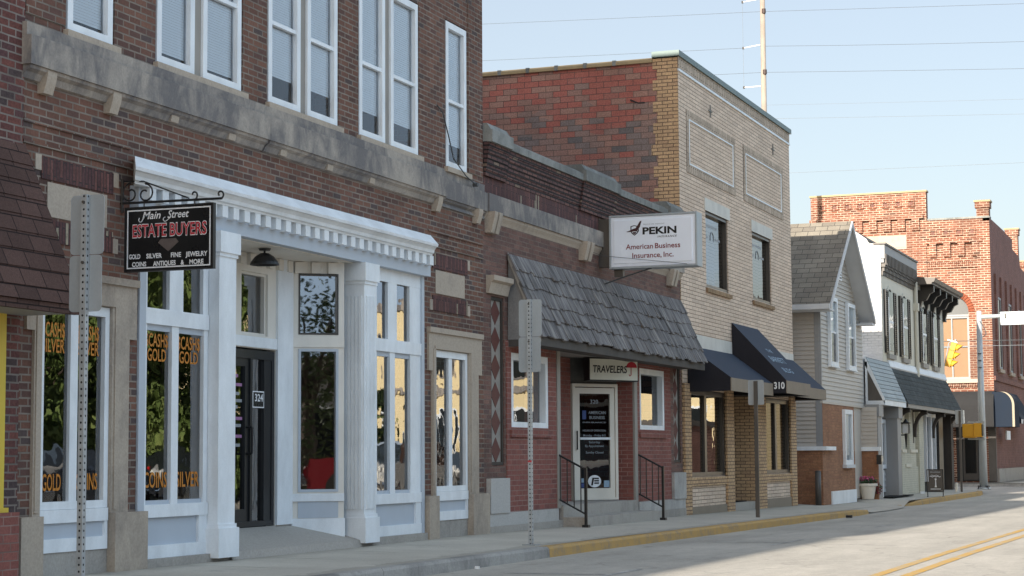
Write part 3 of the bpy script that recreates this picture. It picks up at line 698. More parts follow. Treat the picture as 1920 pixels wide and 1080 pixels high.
q = MB(); q.tube([FB.P(18.97, 1.72, -.03), FB.P(18.97, 1.72, .04), FB.P(18.97, 1.42, .04), FB.P(18.97, 1.42, -.03)], .014, 'black_metal'); q.build('handle', do)
q = MB(); q.box(FB, 19.09, 19.36, 1.945, 2.135, -.035, -.02, 'letter_white'); q.box(FB, 19.105, 19.345, 1.958, 2.122, -.02, -.018, 'sign_black'); q.build('number_plate', do)
text('lettering', '324', FB, 19.225, 2.02, -.016, .085, 'letter_white', do, width=.19, bold=.02)
q = MB()
for k, (z, c, wd) in enumerate(((2.28, 'purple_text', .1), (2.18, 'purple_text', .19), (2.08, 'letter_grey', .13), (2.0, 'letter_grey', .19), (1.93, 'letter_grey', .09), (1.8, 'purple_text', .2), (1.72, 'letter_grey', .17), (1.6, 'purple_text', .19), (1.5, 'letter_grey', .15))):
    q.poly([FB.P(18.72, z, -.058), FB.P(18.72+wd, z, -.058), FB.P(18.72+wd, z+.035, -.058), FB.P(18.72, z+.035, -.058)], c)
q.build('door_notice', do)
FS = Fr((19.99, .585, 0), -53)
mb = MB(); mb.wall(FS, 0, .62, .30, 3.70, [(.07, .55, .97, 2.66), (.07, .55, 2.83, 3.56)], 'cream_white_paint', .1); mb.box(FS, -.01, .63, .40, .66, 0, .02, 'white_paint'); mb.box(FS, .0, .62, .86, .95, 0, .025, 'white_paint'); mb.box(FS, .07, .55, .665, .855, 0, .008, 'blue_grey_paint'); mb.box(FS, 0, .62, 2.68, 2.81, 0, .015, 'cream_white_paint')
for u in (.02, .22, .42): mb.box(FS, u, u+.1, 3.56, 3.69, 0, .05, 'cream_white_paint')
mb.build('splayed_wall', A)
window(A, FS, .07, .55, .97, 2.66, .03, .012, -.05, 'blue_grey_paint', gl='glass_splay', name='shop_window')
window(A, FS, .07, .55, 2.83, 3.56, .02, .008, -.05, 'bronze_frame', gl='glass_splay', name='transom_window')
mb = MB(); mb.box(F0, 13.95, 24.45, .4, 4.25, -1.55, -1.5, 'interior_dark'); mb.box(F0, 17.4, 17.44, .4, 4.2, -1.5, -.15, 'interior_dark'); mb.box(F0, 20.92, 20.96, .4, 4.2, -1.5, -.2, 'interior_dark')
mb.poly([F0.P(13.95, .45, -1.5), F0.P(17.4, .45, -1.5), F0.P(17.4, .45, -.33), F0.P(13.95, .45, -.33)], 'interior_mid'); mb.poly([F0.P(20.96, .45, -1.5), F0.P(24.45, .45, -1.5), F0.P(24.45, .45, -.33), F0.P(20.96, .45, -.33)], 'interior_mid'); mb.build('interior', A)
pl = thing('pendant_lamp', (18.62, .22, 3.70), 'small dark dish lamp hanging from the shop entrance ceiling', 'lamp')
mb = MB(); mb.lathe((18.62, .22, 3.515), [(.0, .135), (.05, .13), (.11, .09), (.155, .03), (.165, .0), (.15, .0), (.1, .07), (0, .1)], 'black_metal'); mb.build('lamp_shade', pl, True)
mb = MB(); mb.cyl((18.62, .22, 3.64), (18.62, .22, 3.70), .013, .013, 'black_metal', 8); mb.cyl((18.62, .22, 3.675), (18.62, .22, 3.70), .06, .07, 'black_metal', 14); mb.build('stem', pl)
# ------------------------------------------------------------------ low insurance office with the wood shake awning
T = thing('brick_building', (29.6, 0, .30), 'one storey brown brick office with wood shake awning and diamond patterned strips', 'building')
mb = MB()
mb.wall(F0, 24.60, 34.63, .2, 4.83, [(24.88, 25.38, 1.25, 3.65), (34.06, 34.52, 1.25, 3.65), (25.55, 27.25, 1.75, 2.92), (31.82, 33.48, 1.8, 2.97), (27.70, 31.52, .2, 3.1)], 'brick_brown', .15)
mb.box(F0, 24.605, 34.62, 3.15, 5.75, -12, -.35, 'brick_brown'); mb.build('wall', T)
mb = MB()
mb.box(F0, 24.601, 34.63, 4.831, 5.12, -.34, .0, 'brick_parapet'); mb.box(F0, 24.601, 34.63, 5.12, 5.34, -.34, .0, 'brick_soldier')
for k, z in enumerate((5.34, 5.42, 5.50, 5.58, 5.66, 5.74)): mb.box(F0, 24.601, 34.63, z, z+.08, -.34, .008+.012*k, 'brick_parapet')
for a, b in ((24.61, 25.42), (28.75, 30.5), (33.6, 34.62)):
    for k, z in enumerate((5.34, 5.42, 5.50, 5.58, 5.66, 5.74)): mb.box(F0, a, b, z, z+.081, -.3, .04+.012*k, 'brick_parapet')
mb.build('parapet', T)
mb = MB(); mb.box(F0, 24.601, 34.63, 5.82, 5.92, -.4, .10, 'coping_stone'); mb.prof(F0, [(-.35, 5.92), (.085, 5.92), (.03, 5.965), (-.3, 5.965)], 24.61, 34.62, 'coping_stone')
for a, b in ((24.605, 25.44), (28.72, 30.55), (33.55, 34.625)): mb.box(F0, a, b, 5.815, 5.99, -.42, .15, 'coping_stone'); mb.prof(F0, [(-.35, 5.99), (.12, 5.99), (.05, 6.09), (-.3, 6.09)], a+.03, b-.03, 'coping_stone')
mb.build('coping', T)
mb = MB()
for a, b in ((24.63, 27.0), (27.005, 29.6), (29.605, 32.2), (32.205, 34.63)): mb.box(F0, a, b, 4.83, 5.085, -.02, .09, 'limestone')
mb.prof(F0, [(.0, 4.70), (.0, 4.829), (.06, 4.829), (.055, 4.79), (.02, 4.74)], 24.61, 34.62, 'limestone_trim'); mb.build('stone_ledge', T)
for u in (24.66, 24.84, 28.72, 28.93, 33.7, 33.92): bracket(T, u, .16, .30, 4.828, .13)
for a, b in ((24.70, 25.46), (33.9, 34.6)): mb = MB(); mb.prof(F0, [(0, 3.68), (0, 3.93), (.13, 3.93), (.13, 3.86), (.08, 3.83), (.05, 3.72), (.04, 3.68)], a, b, 'limestone_trim'); mb.build('capital', T)
for a, b in ((24.68, 25.42), (33.82, 34.62)): mb = MB(); mb.box(F0, a, b, .58, 1.07, -.05, .07, 'concrete_wall'); mb.box(F0, a, b, .401, .58, -.05, .05, 'concrete_wall'); mb.build('base_block', T)
for a, b in ((25.42, 27.54), (31.7, 33.82)): mb = MB(); mb.box(F0, a, b, .40, .58, -.05, .05, 'concrete_wall'); mb.build('plinth', T)
for a, b in ((24.62, 27.7), (31.62, 34.63)): mb = MB(); mb.box(F0, a, b, .2, .40, -.05, .06, 'concrete'); mb.build('footing', T)
for a, b in ((24.90, 25.36), (34.08, 34.50)):          # inlaid diamond strips
    mb = MB(); mb.box(F0, a, b, 1.27, 3.63, -.14, -.04, 'diamond_ground'); mb.ring(F0, a-.015, b+.015, 1.255, 3.645, .045, -.14, -.015, 'dark_timber')
    n = 6; h = 2.36/n
    for k in range(n):
        c = 1.27+h*(k+.5); mb.plate(F0, [((a+b)/2, c-h*.46), (b-.05, c), ((a+b)/2, c+h*.46), (a+.05, c)], -.04, -.034, 'diamond_tile')
    mb.build('diamond_strip', T)
# painted red brick front under the awning
mb = MB()
mb.wall(F0, 25.44, 27.55, .58, 3.05, [(25.62, 27.20, 1.80, 2.88)], 'brick_red_paint', .12, w=.02); mb.wall(F0, 31.70, 33.80, .58, 3.05, [(31.88, 33.42, 1.84, 2.92)], 'brick_red_paint', .12, w=.02)
for u in (25.44, 27.55, 31.70, 33.80): mb.poly([F0.P(u, .58, 0), F0.P(u, .58, .02), F0.P(u, 3.05, .02), F0.P(u, 3.05, 0)], 'brick_red_paint')
mb.box(F0, 25.55, 27.30, 1.66, 1.76, .021, .05, 'brick_red_paint'); mb.box(F0, 31.82, 33.5, 1.70, 1.80, .021, .05, 'brick_red_paint')
mb.box(F0, 27.72, 30.55, .55, 3.05, -.95, -.80, 'brick_red_paint'); mb.box(Fr((31.51, 0, 0), -90), -.9, .0, .55, 3.05, -.02, .004, 'brick_red_paint'); mb.build('front_wall', T)
for a, b in ((27.55, 27.70), (31.53, 31.69)): mb = MB(); mb.box(F0, a, b, .58, 3.0, -.15, .035, 'timber_trim'); mb.build('corner_trim', T)
for a, b, c, d in ((25.62, 27.20, 1.80, 2.88), (31.88, 33.42, 1.84, 2.92)):
    window(T, F0, a, b, c, d, .11, .01, -.09, 'white_paint', gl='glass_office', back=.4, bb=.08, bt=.1)
mb = MB(); mb.box(F0, 27.7, 31.6, .2, .44, -1.0, .42, 'concrete'); mb.build('step', T)
mb = MB(); mb.box(F0, 27.71, 31.59, .44, .62, -1.0, .06, 'concrete'); mb.build('step', T)
mb = MB(); mb.box(F0, 27.7, 31.55, 3.06, 3.1, -.95, .0, 'soffit_grey'); mb.build('soffit', T)
# angled glass door
FD = Fr((30.60, .80, 0), -34.5); WD = .97
d = MB(); d.ring(FD, 0, WD, .63, 2.62, .055, -.06, .03, 'plastic_white', bb=.04); d.ring(FD, .06, WD-.06, .67, 2.55, .10, -.03, .012, 'plastic_white', bb=.16); d.box(FD, .16, WD-.16, 1.66, 1.70, -.02, .03, 'white_paint')
d.box(FD, -.02, WD+.02, 2.62, 3.06, -.06, -.02, 'interior_mid'); do = d.build('door', T)
q = MB(); q.poly([FD.P(.16, .83, -.01), FD.P(WD-.16, .83, -.01), FD.P(WD-.16, 2.45, -.01), FD.P(.16, 2.45, -.01)], 'glass_office'); q.build('pane', do)
q = MB(); q.box(FD, -.1, WD+.1, .6, 2.7, -.6, -.58, 'interior_dark'); q.build('interior', do)
q = MB(); q.tube([FD.P(.11, 1.80, .012), FD.P(.07, 1.80, .06), FD.P(.07, 1.50, .06), FD.P(.11, 1.50, .012)], .013, 'black_metal'); q.build('handle', do)
for t, z, h, wd, c in (('320', 2.28, .07, .17, 'letter_grey'), ('AMERICAN', 2.10, .055, .37, 'letter_grey'), ('BUSINESS', 2.015, .055, .33, 'letter_grey'), ('INSURANCE', 1.945, .025, .5, 'letter_grey'), ('HOURS OF OPERATION:', 1.80, .035, .5, 'letter_grey'),
                    ('Monday - Friday 8-5', 1.715, .04, .48, 'letter_grey'), ('Saturday', 1.60, .04, .24, 'letter_grey'), ('By Appointment', 1.535, .04, .40, 'letter_grey'), ('Sunday Closed', 1.425, .04, .38, 'letter_grey')):
    text('lettering', t, FD, WD/2+(.06 if 'AM' in t or 'BUS' in t else 0), z, -.007, h, c, do, width=wd, bold=.012)
q = MB(); q.box(FD, .23, .31, 2.01, 2.16, -.009, -.006, 'letter_blue'); q.build('emblem', do)
q = MB(); q.plate(FD, [(.48+.14*math.cos(k*math.pi/10), .95+.105*math.sin(k*math.pi/10)) for k in range(20)], -.009, -.005, 'letter_white'); q.plate(FD, [(.40, .88), (.44, .88), (.47, 1.01), (.43, 1.01)], -.004, -.002, 'letter_black')
for z in (.985, .945, .905): q.box(FD, .47, .57, z, z+.025, -.004, -.002, 'letter_black')
q.box(FD, .17, .25, .93, 1.0, -.009, -.005, 'sticker_blue'); q.box(FD, .18, .26, .845, .915, -.009, -.005, 'letter_blue'); q.box(FD, .68, .80, .845, .96, -.009, -.005, 'sticker_blue'); q.build('sticker', do)
# shake awning
def shake_awning():
    rnd = random.Random(3); mb = MB(); rows = 5; zt, zb, wt_, wb_ = 4.31, 3.11, .03, .52
    for k in range(rows):
        x = 25.50
        while x < 34.52:
            wd = rnd.uniform(.09, .21); e = min(x+wd-.006, 34.54)
            t1 = (k+1)/rows+rnd.uniform(-.02, .024); t0 = max(0, k/rows-.05); th = .026+rnd.uniform(-.006, .008); lift = rnd.uniform(0, .012) if rnd.random() < .9 else rnd.uniform(.015, .035)
            za, zb2 = zt+(zb-zt)*t0, zt+(zb-zt)*t1; wa, wb2 = wt_+(wb_-wt_)*t0, wt_+(wb_-wt_)*t1
            ft = [F0.P(x, zb2, wb2+th+lift), F0.P(e, zb2, wb2+th+lift), F0.P(e, za, wa+.006), F0.P(x, za, wa+.006)]
            mb.ext(ft, Vector((0, .022, -.012)), 'shake'); x += wd
    o = mb.build('shake_awning', T)
    m2 = MB(); m2.box(F0, 25.56, 34.48, 2.97, 3.10, .44, .50, 'fascia_wood'); m2.box(F0, 25.56, 34.48, 3.0, 3.03, .02, .44, 'fascia_wood'); m2.build('fascia', o)
    for x in (34.46, 25.53):
        m2 = MB(); m2.ext([F0.P(x, 4.27, .02), F0.P(x, 3.12, .49), F0.P(x, 3.04, .49), F0.P(x, 3.04, .005)], (.03, 0, 0), 'stucco')
        if x > 30: m2.build('end_panel', o)
    m2.box(F0, 25.515, 25.575, 2.96, 3.06, .0, .51, 'fascia_wood'); m2.build('end_panel', o)
    m2 = MB(); m2.ext([F0.P(25.505, 4.33, .02), F0.P(25.505, 3.10, .52), F0.P(25.505, 3.02, .52), F0.P(25.505, 4.23, .02)], (.025, 0, 0), 'timber_trim'); m2.build('edge_board', o)
shake_awning()
def handrail(x):
    t = thing('handrail', (x, -.42, zf(x)), 'black iron handrail %s the insurance office door step' % ('left of' if x < 29 else 'right of'), 'handrail', 'iron handrails at the office step')
    mb = MB(); p0, p1 = (x, -.0, 1.41), (x, -.46, 1.17); mb.tube([p0, p1], .017, 'black_metal'); mb.build('top_rail', t)
    mb = MB(); mb.tube([(x, -.0, .73), (x, -.46, .49)], .015, 'black_metal'); mb.build('bottom_rail', t)
    mb = MB(); mb.box(F0, x-.02, x+.02, zf(x)-.02, 1.2, .44, .48, 'black_metal'); mb.box(F0, x-.05, x+.05, zf(x)-.03, zf(x)+.02, .41, .51, 'black_metal'); mb.build('post', t)
    for y in (-.05, -.16, -.27, -.38):
        k = -y/.46; mb = MB(); mb.tube([(x, y, .73-.24*k), (x, y, 1.41-.24*k)], .009, 'black_metal'); mb.build('baluster', t)
handrail(27.62); handrail(31.76)
# lit-box sign over the door
FT = Fr((30.48, .47, 0), -32); ts = thing('box_sign', tuple(FT.P(.6, 2.66, .1)), 'cream box sign reading TRAVELERS with red umbrella above glass door', 'sign')
mb = MB(); mb.box(FT, .0, 1.10, 2.655, 3.05, -.1, .045, 'black_frame'); mb.build('box', ts)
mb = MB(); mb.box(FT, .02, 1.08, 2.675, 3.03, .045, .05, 'sign_face_cream'); mb.build('face', ts)
text('lettering', 'TRAVELERS', FT, .08, 2.80, .052, .125, 'letter_black', ts, width=.76, align='L', bold=.018, shear=.12)
q = MB(); q.plate(FT, [(.945+.12*math.cos(a*math.pi/12), 2.895+.10*math.sin(a*math.pi/12)) for a in range(13)], .05, .055, 'letter_red'); q.tube([FT.P(.93, 2.90, .056), FT.P(.93, 2.77, .056), FT.P(.90, 2.75, .056), FT.P(.88, 2.775, .056)], .006, 'letter_red'); q.build('umbrella', ts)

# ------------------------------------------------------------------ two storey buff brick building
Yb = thing('brick_building', (39.4, 0, .26), 'two storey buff brick building with navy awnings and bare red tile side wall', 'building')
UW = [(36.53, 38.27, 4.74, 6.27), (40.38, 42.12, 4.78, 6.27)]
mb = MB()
mb.wall(F0, 34.66, 44.22, .2, 9.05, UW+[(35.10, 37.78, .98, 2.66), (38.36, 40.28, .2, 2.66), (41.18, 43.66, .98, 2.66)], 'brick_buff', .3)
mb.box(F0, 34.9, 44.2, 2.9, 9.0, -12, -.8, 'brick_buff'); mb.box(F0, 44.15, 44.219, .2, 9.0, -12, -.002, 'brick_buff'); mb.build('wall', Yb)
mb = MB(); mb.wall(Fr((34.66, 0, 0), -90), -13, -.40, .2, 8.95, [], 'clay_tile'); mb.box(F0, 34.70, 34.9, .2, 8.9, -12.9, -.5, 'clay_tile'); mb.build('side_wall', Yb)
mb = MB(); rnd = random.Random(5); FX = Fr((34.66, 0, 0), -90)      # orange brick quoin toothed into the tile wall
z = .2
while z < 9.02:
    t = .50 if int(z/.21) % 2 else .42
    mb.box(FX, -t-rnd.choice((0, .0, .04)), .001, z, min(z+.21, 9.05), -.02, .004, 'brick_orange'); z += .21
mb.build('corner_quoin', Yb)
mb = MB(); mb.box(F0, 34.60, 44.3, 9.04, 9.15, -.5, .05, 'coping_metal'); mb.build('coping', Yb)
mb = MB(); mb.prof(FX, [(.05, 8.95), (.05, 9.0), (.0, 9.045), (-.3, 9.05), (-.3, 8.95)], -13, -.50, 'coping_tan')
for y in (1.3, 1.9, 2.5, 3.1, 3.7): mb.box(FX, -y, -y+.07, 8.945, 9.046, -.05, .056, 'coping_stone')
mb.build('tile_coping', Yb)
mb = MB(); mb.box(F0, 34.66, 44.22, 8.755, 8.80, .0, .03, 'white_paint'); mb.build('string_course', Yb)
for a, b in ((35.37, 38.80), (39.87, 43.28)):
    mb = MB(); mb.ring(F0, a, b, 7.03, 7.93, .028, .0, .02, 'white_paint'); mb.ring(F0, a-.17, b+.17, 6.86, 8.10, .165, .0, .012, 'brick_buff_soldier'); mb.build('brick_panel', Yb)
mb = MB(); mb.box(F0, 34.662, 44.218, 8.82, 9.04, .0, .014, 'brick_buff_soldier'); mb.build('brick_frieze', Yb)
for a, b, c, d in UW: mb = MB(); mb.box(F0, a-.1, b+.12, 6.27, 6.52, -.2, .025, 'lintel_stone'); mb.build('lintel', Yb)
for a, b, c, d in ((34.90, 38.41, 3.47, 3.73), (40.7, 44.18, 3.52, 3.76)): mb = MB(); mb.box(F0, a, b, c, d, -.02, .02, 'lintel_stone'); mb.build('sign_band', Yb)
for a, b, c, d in UW: mb = MB(); mb.prof(F0, [(-.2, c-.11), (.05, c-.11), (.05, c-.03), (-.2, c-.002)], a-.06, b+.14, 'brick_sill'); mb.build('sill', Yb)
for a, b, c, d in UW:
    f = window(Yb, F0, a, b, c, d, .06, -.02, -.10, 'bronze_frame', gl='glass_office', back=.5)
    q = MB(); cx = a+(b-a)*.48
    pts = [F0.P(cx+.13*math.cos(k*math.pi/8), d-.48+.13*math.sin(k*math.pi/8), -.096) for k in range(-1, 10)]; q.tube(pts, .008, 'letter_grey')
    for k, (u0, u1, z) in enumerate(((-.62, -.3, .5), (.26, .62, .5), (-.5, .4, .27))): q.box(F0, cx+u0, cx+u1, d-z, d-z+.05, -.098, -.096, 'letter_grey')
    q.build('window_emblem', f)
for x, z in ((37.0, 8.36), (42.5, 8.40)):
    q = MB(); q.box(F0, x-.14, x+.14, z-.012, z+.012, 0, .02, 'coping_stone'); q.box(F0, x-.012, x+.012, z-.13, z+.13, 0, .021, 'coping_stone'); q.build('wall_anchor', Yb)
q = MB(); q.tube([(34.66, .95, 8.25), (34.5, .75, 8.15), (34.40, .6, 8.13)], .016, 'black_metal'); q.build('wall_hook', Yb)
# shop level
for a, b in ((34.665, 35.10), (37.78, 38.36), (40.28, 41.18), (43.66, 44.215)): mb = MB(); mb.box(F0, a, b, .2, 2.75, -.02, .05, 'brick_orange'); mb.build('pier', Yb)
for a, b, z in ((35.10, 37.78, .40), (41.18, 43.66, .42)): mb = MB(); mb.box(F0, a, b, .80, .96, -.02, .04, 'brick_orange'); mb.build('sill', Yb); mb = MB(); mb.box(F0, a, b, .2, z, -.02, .03, 'tan_fabric'); mb.build('plinth', Yb)
mb = MB(); mb.box(Fr((40.27, 0, 0), -90), -1.2, .04, .2, 2.75, -.01, .004, 'brick_orange'); mb.box(F0, 38.3, 40.3, .25, 2.7, -1.4, -1.2, 'brick_orange'); mb.build('doorway', Yb)
mb = MB(); mb.box(F0, 34.67, 44.2, 2.66, 3.2, -.3, -.02, 'fascia_wood'); mb.build('lintel_board', Yb)
mb = MB(); mb.box(F0, 38.36, 40.28, .2, .40, -1.2, .0, 'concrete'); mb.build('step', Yb)
mb = MB(); mb.box(F0, 38.60, 39.90, .42, 2.66, -1.19, -1.1, 'white_paint'); mb.ring(F0, 38.75, 39.75, .8, 2.4, .1, -1.1, -1.08, 'white_paint'); do = mb.build('door', Yb)
q = MB(); q.cyl(F0.P(39.65, 1.4, -1.1), F0.P(39.65, 1.4, -1.03), .03, .03, 'black_metal'); q.build('handle', do)
for a, b, m in ((35.12, 37.76, 36.42), (41.2, 43.64, 42.45)):
    f = window(Yb, F0, a, b, .965, 2.65, .09, -.02, -.08, 'bronze_frame', mulls=(m,), mb_=.16, gl='glass_office', back=.5, name='shop_window')
def awning(name, parent, x0, x1, zt, zf_, zv, p, mat='navy_fabric', side='dark_fabric', val='tan_fabric'):
    mb = MB(); mb.poly([F0.P(x0, zf_, p), F0.P(x1, zf_, p), F0.P(x1, zt, .01), F0.P(x0, zt, .01)], mat)
    mb.poly([F0.P(x0, zf_-.012, p), F0.P(x1, zf_-.012, p), F0.P(x1, zt-.012, .01), F0.P(x0, zt-.012, .01)], side)
    for x in (x0, x1): mb.poly([F0.P(x, zt, .01), F0.P(x, zf_, p), F0.P(x, zv, p), F0.P(x, zv, .01)], side)
    o = mb.build(name, parent)
    m2 = MB(); m2.box(F0, x0-.004, x1+.004, zv, zf_, p-.012, p+.006, val); m2.build('valance', o)
    m2 = MB(); m2.tube([F0.P(x0+.03, zv+.02, .03), F0.P(x0+.03, zv+.02, p-.03), F0.P(x1-.03, zv+.02, p-.03), F0.P(x1-.03, zv+.02, .03)], .015, 'steel_dark'); m2.build('frame', o); return o
awning('awning', Yb, 35.02, 38.42, 3.49, 2.85, 2.60, .865)
a2 = awning('awning', Yb, 38.45, 40.72, 4.14, 2.91, 2.65, 1.15)
awning('awning', Yb, 40.75, 44.15, 3.62, 2.90, 2.66, .78)
text('lettering', '310', Fr((38.447, 0, 0), -90), .995, 2.745, .002, .14, 'letter_white', a2, width=.225, bold=.03)
# names on the slope of the tall awning
sv_ = Vector((0, -1.14, -1.23)); sn = Vector((0, -1.23, 1.14)).normalized()
class Slope:
    def P(s, u, v, w=0.0): return Vector((38.45+u, -.01, 4.14))+sv_*(-v/1.677)+sn*w
for t, v, h, wd in (('THE', -.80, .10, .5), ('BARRETT', -1.10, .17, 1.35), ('BLDG', -1.40, .14, .85)): text('lettering', t, Slope(), 1.13, v, .004, h, 'sticker_blue', a2, width=wd, bold=.01)

# ------------------------------------------------------------------ grey sided gable house
G = thing('gabled_house', (49.6, 0, .19), 'grey sided gable house with orange brick lower front beside alley', 'house')
RX, RZ, EL_, ER_, EZ = 49.66, 7.50, 46.62, 52.70, 5.10
SLP = (RZ-EZ)/(RX-EL_)
def roof_z(x): return RZ-SLP*abs(x-RX)
def lap_wall(mb, fr, urange, z0, z1, mat, lap=.11, out=.024):
    z = z0
    while z < z1-.001:
        e = min(z+lap, z1); a0, a1 = urange(z); b0, b1 = urange(e)
        if a1-a0 < .02: break
        if b1 < b0: b0 = b1 = (b0+b1)/2
        mb.poly([fr.P(a0, z, out), fr.P(a1, z, out), fr.P(b1, e, .002), fr.P(b0, e, .002)], mat); mb.poly([fr.P(a1, z, out), fr.P(a0, z, out), fr.P(a0, z, 0), fr.P(a1, z, 0)], mat); z = e
mb = MB(); FG = Fr((47.33, 0, 0), -90)
lap_wall(mb, F0, lambda z: (47.33, 53.0) if z < 5.0 else (max(47.33, RX-(RZ-z)/SLP), min(53.0, RX+(RZ-z)/SLP)), 2.72, 7.45, 'siding_grey')
lap_wall(mb, FG, lambda z: (-9, -.06), 1.60, 5.5, 'siding_grey', .11, .03)
mb.box(F0, 47.4, 52.9, .2, 5.0, -9, -.02, 'siding_grey'); mb.box(F0, 47.315, 47.40, 1.6, 5.4, -.06, .022, 'grey_trim'); mb.box(F0, 47.30, 47.40, 1.6, 5.4, -.14, -.02, 'grey_trim')
mb.build('siding_wall', G)
mb = MB(); mb.box(F0, 47.20, 51.42, .1, 1.50, -8, .035, 'brick_house'); mb.box(F0, 47.33, 51.42, 1.5, 2.68, -.3, .03, 'brick_house'); mb.build('brick_wall', G)
mb = MB(); mb.box(FG, -9, .15, 1.50, 1.60, -.02, .2, 'white_paint'); mb.box(F0, 47.33, 48.35, 1.502, 1.598, -.02, .15, 'white_paint'); mb.build('ledge', G)
mb = MB(); mb.box(F0, 48.15, 51.40, .12, .46, .035, .07, 'white_paint'); mb.build('skirting_board', G)
mb = MB(); mb.box(F0, 47.3, 53.02, 2.68, 2.74, -.02, .045, 'siding_grey'); mb.build('belt_board', G)
# porch side return with its own ledge
mb = MB(); FP = Fr((52.72, 0, 0), -90); lap_wall(mb, FP, lambda z: (-.4, .42), 1.6, 2.7, 'siding_grey'); mb.box(FP, -.4, .42, .15, 1.49, -.1, .01, 'brick_house'); mb.box(FP, -.4, .5, 1.49, 1.6, -.1, .08, 'white_paint'); mb.build('porch_return', G)
mb = MB()
for s in (-1, 1):
    ex = EL_ if s < 0 else ER_; nz = Vector((s*SLP, 0, 1)).normalized()
    p = [Vector((RX, -.42, RZ)), Vector((ex, -.42, EZ)), Vector((ex, 10, EZ)), Vector((RX, 10, RZ))]
    mb.ext(p, nz*.05, 'roof_grey')
mb.build('roof', G)
mb = MB()
for s in (-1, 1):
    ex = EL_ if s < 0 else ER_
    mb.ext([(RX, -.46, RZ+.04), (ex, -.46, EZ+.03), (ex, -.46, EZ-.10), (RX, -.46, RZ-.09)], (0, .038, 0), 'siding_light')
    mb.ext([(RX, -.42, RZ-.03), (ex, -.42, EZ-.03), (ex, -.42, EZ-.045), (RX, -.42, RZ-.045)], (0, .42, 0), 'siding_light')
mb.build('barge_board', G)
mb = MB(); mb.box(F0, EL_-.08, EL_+.02, EZ-.10, EZ+.03, -10, .42, 'siding_light'); mb.box(F0, EL_+.02, 47.3, EZ-.12, EZ-.08, -10, .40, 'siding_light'); mb.box(F0, ER_-.02, ER_+.08, EZ-.1, EZ+.03, -10, .42, 'siding_light'); mb.box(F0, 52.2, ER_-.02, EZ-.15, EZ-.1, -1, .44, 'siding_light'); mb.build('gutter', G)
for a, b in ((48.22, 49.20), (50.60, 51.62)):
    f = MB(); f.ring(F0, a, b, 3.68, 5.46, .10, .015, .10, 'white_paint'); f.box(F0, a+.10, b-.10, 4.53, 4.58, .02, .06, 'white_paint'); f.box(F0, a-.03, b+.03, 3.64, 3.68, .0, .12, 'white_paint'); fo = f.build('window', G)
    q = MB(); q.poly([F0.P(a+.10, 3.78, .035), F0.P(b-.10, 3.78, .035), F0.P(b-.10, 4.53, .035), F0.P(a+.10, 4.53, .035)], 'interior_dark'); q.poly([F0.P(a+.10, 4.58, .038), F0.P(b-.10, 4.58, .038), F0.P(b-.10, 5.36, .038), F0.P(a+.10, 5.36, .038)], 'pale_blind'); q.build('blind', fo)
    q = MB(); q.poly([F0.P(a+.10, 3.78, .045), F0.P(b-.10, 3.78, .045), F0.P(b-.10, 5.36, .045), F0.P(a+.10, 5.36, .045)], 'glass_upper'); q.build('pane', fo)
f = MB(); f.ring(F0, 49.80, 50.86, 1.13, 2.58, .12, .0, .11, 'white_paint'); f.box(F0, 49.72, 50.95, 1.04, 1.13, .0, .14, 'siding_light'); fo = f.build('window', G)
q = MB(); q.poly([F0.P(49.92, 1.25, .05), F0.P(50.74, 1.25, .05), F0.P(50.74, 2.46, .05), F0.P(49.92, 2.46, .05)], 'pale_blind'); q.build('blind', fo)
q = MB(); q.poly([F0.P(49.92, 1.25, .06), F0.P(50.74, 1.25, .06), F0.P(50.74, 2.46, .06), F0.P(49.92, 2.46, .06)], 'glass_upper'); q.build('pane', fo)
f = MB(); c = 49.66
f.plate(F0, [(c-.42, 6.0), (c+.42, 6.0), (c+.42, 6.35)]+[(c+.42*math.cos(k*math.pi/10), 6.35+.4*math.sin(k*math.pi/10)) for k in range(1, 10)]+[(c-.42, 6.35)], .0, .05, 'white_paint')
for k in range(8): hw = .36 if k < 4 else .36*math.sqrt(max(.05, 1-((k-3.5)/5.2)**2)); f.box(F0, c-hw, c+hw, 6.05+k*.082, 6.085+k*.082, .05, .056, 'steel_dark')
f.build('gable_vent', G)
# lean-to porch canopy and shop entry between the house and the cream building
mb = MB(); mb.box(F0, 53.05, 56.22, .15, 4.1, -3, -.05, 'siding_light'); lap_wall(mb, F0, lambda z: (54.3, 56.3), .30, .95, 'siding_light', .16); mb.build('porch_wall', G)
slope_roof('porch_roof', G, 53.42, 57.12, 4.14, 2.93, .02, .52, 'roof_light', 10, .012, .15, 'white_paint')
mb = MB(); mb.ext([F0.P(53.40, 4.14, .0), F0.P(53.40, 2.95, .50), F0.P(53.40, 2.80, .50), F0.P(53.40, 2.80, .0)], (.03, 0, 0), 'steel_dark')
mb.ext([F0.P(53.37, 4.16, .0), F0.P(53.37, 2.95, .53), F0.P(53.37, 2.80, .53), F0.P(53.37, 3.90, .0)], (.03, 0, 0), 'white_paint'); mb.box(F0, 53.37, 53.40, 2.78, 2.90, 0, .53, 'white_paint'); mb.box(F0, 53.37, 53.40, 2.9, 4.0, 0, .06, 'white_paint'); mb.build('porch_gable', G)
for a, b, w in ((52.95, 53.55, .40), (56.15, 56.75, .40)):
    mb = MB(); mb.box(F0, a, b, .15, 2.78, w-.45, w, 'grey_trim'); mb.box(F0, a-.04, b+.04, 2.45, 2.78, w-.45, w+.05, 'grey_trim'); mb.build('porch_post', G)
mb = MB(); mb.box(F0, 53.56, 53.64, .2, 2.6, .32, .40, 'white_paint'); mb.build('downpipe', G)
f = window(G, F0, 54.35, 56.15, .98, 2.42, .12, .06, .0, 'flashing', gl='glass_far', name='shop_window')
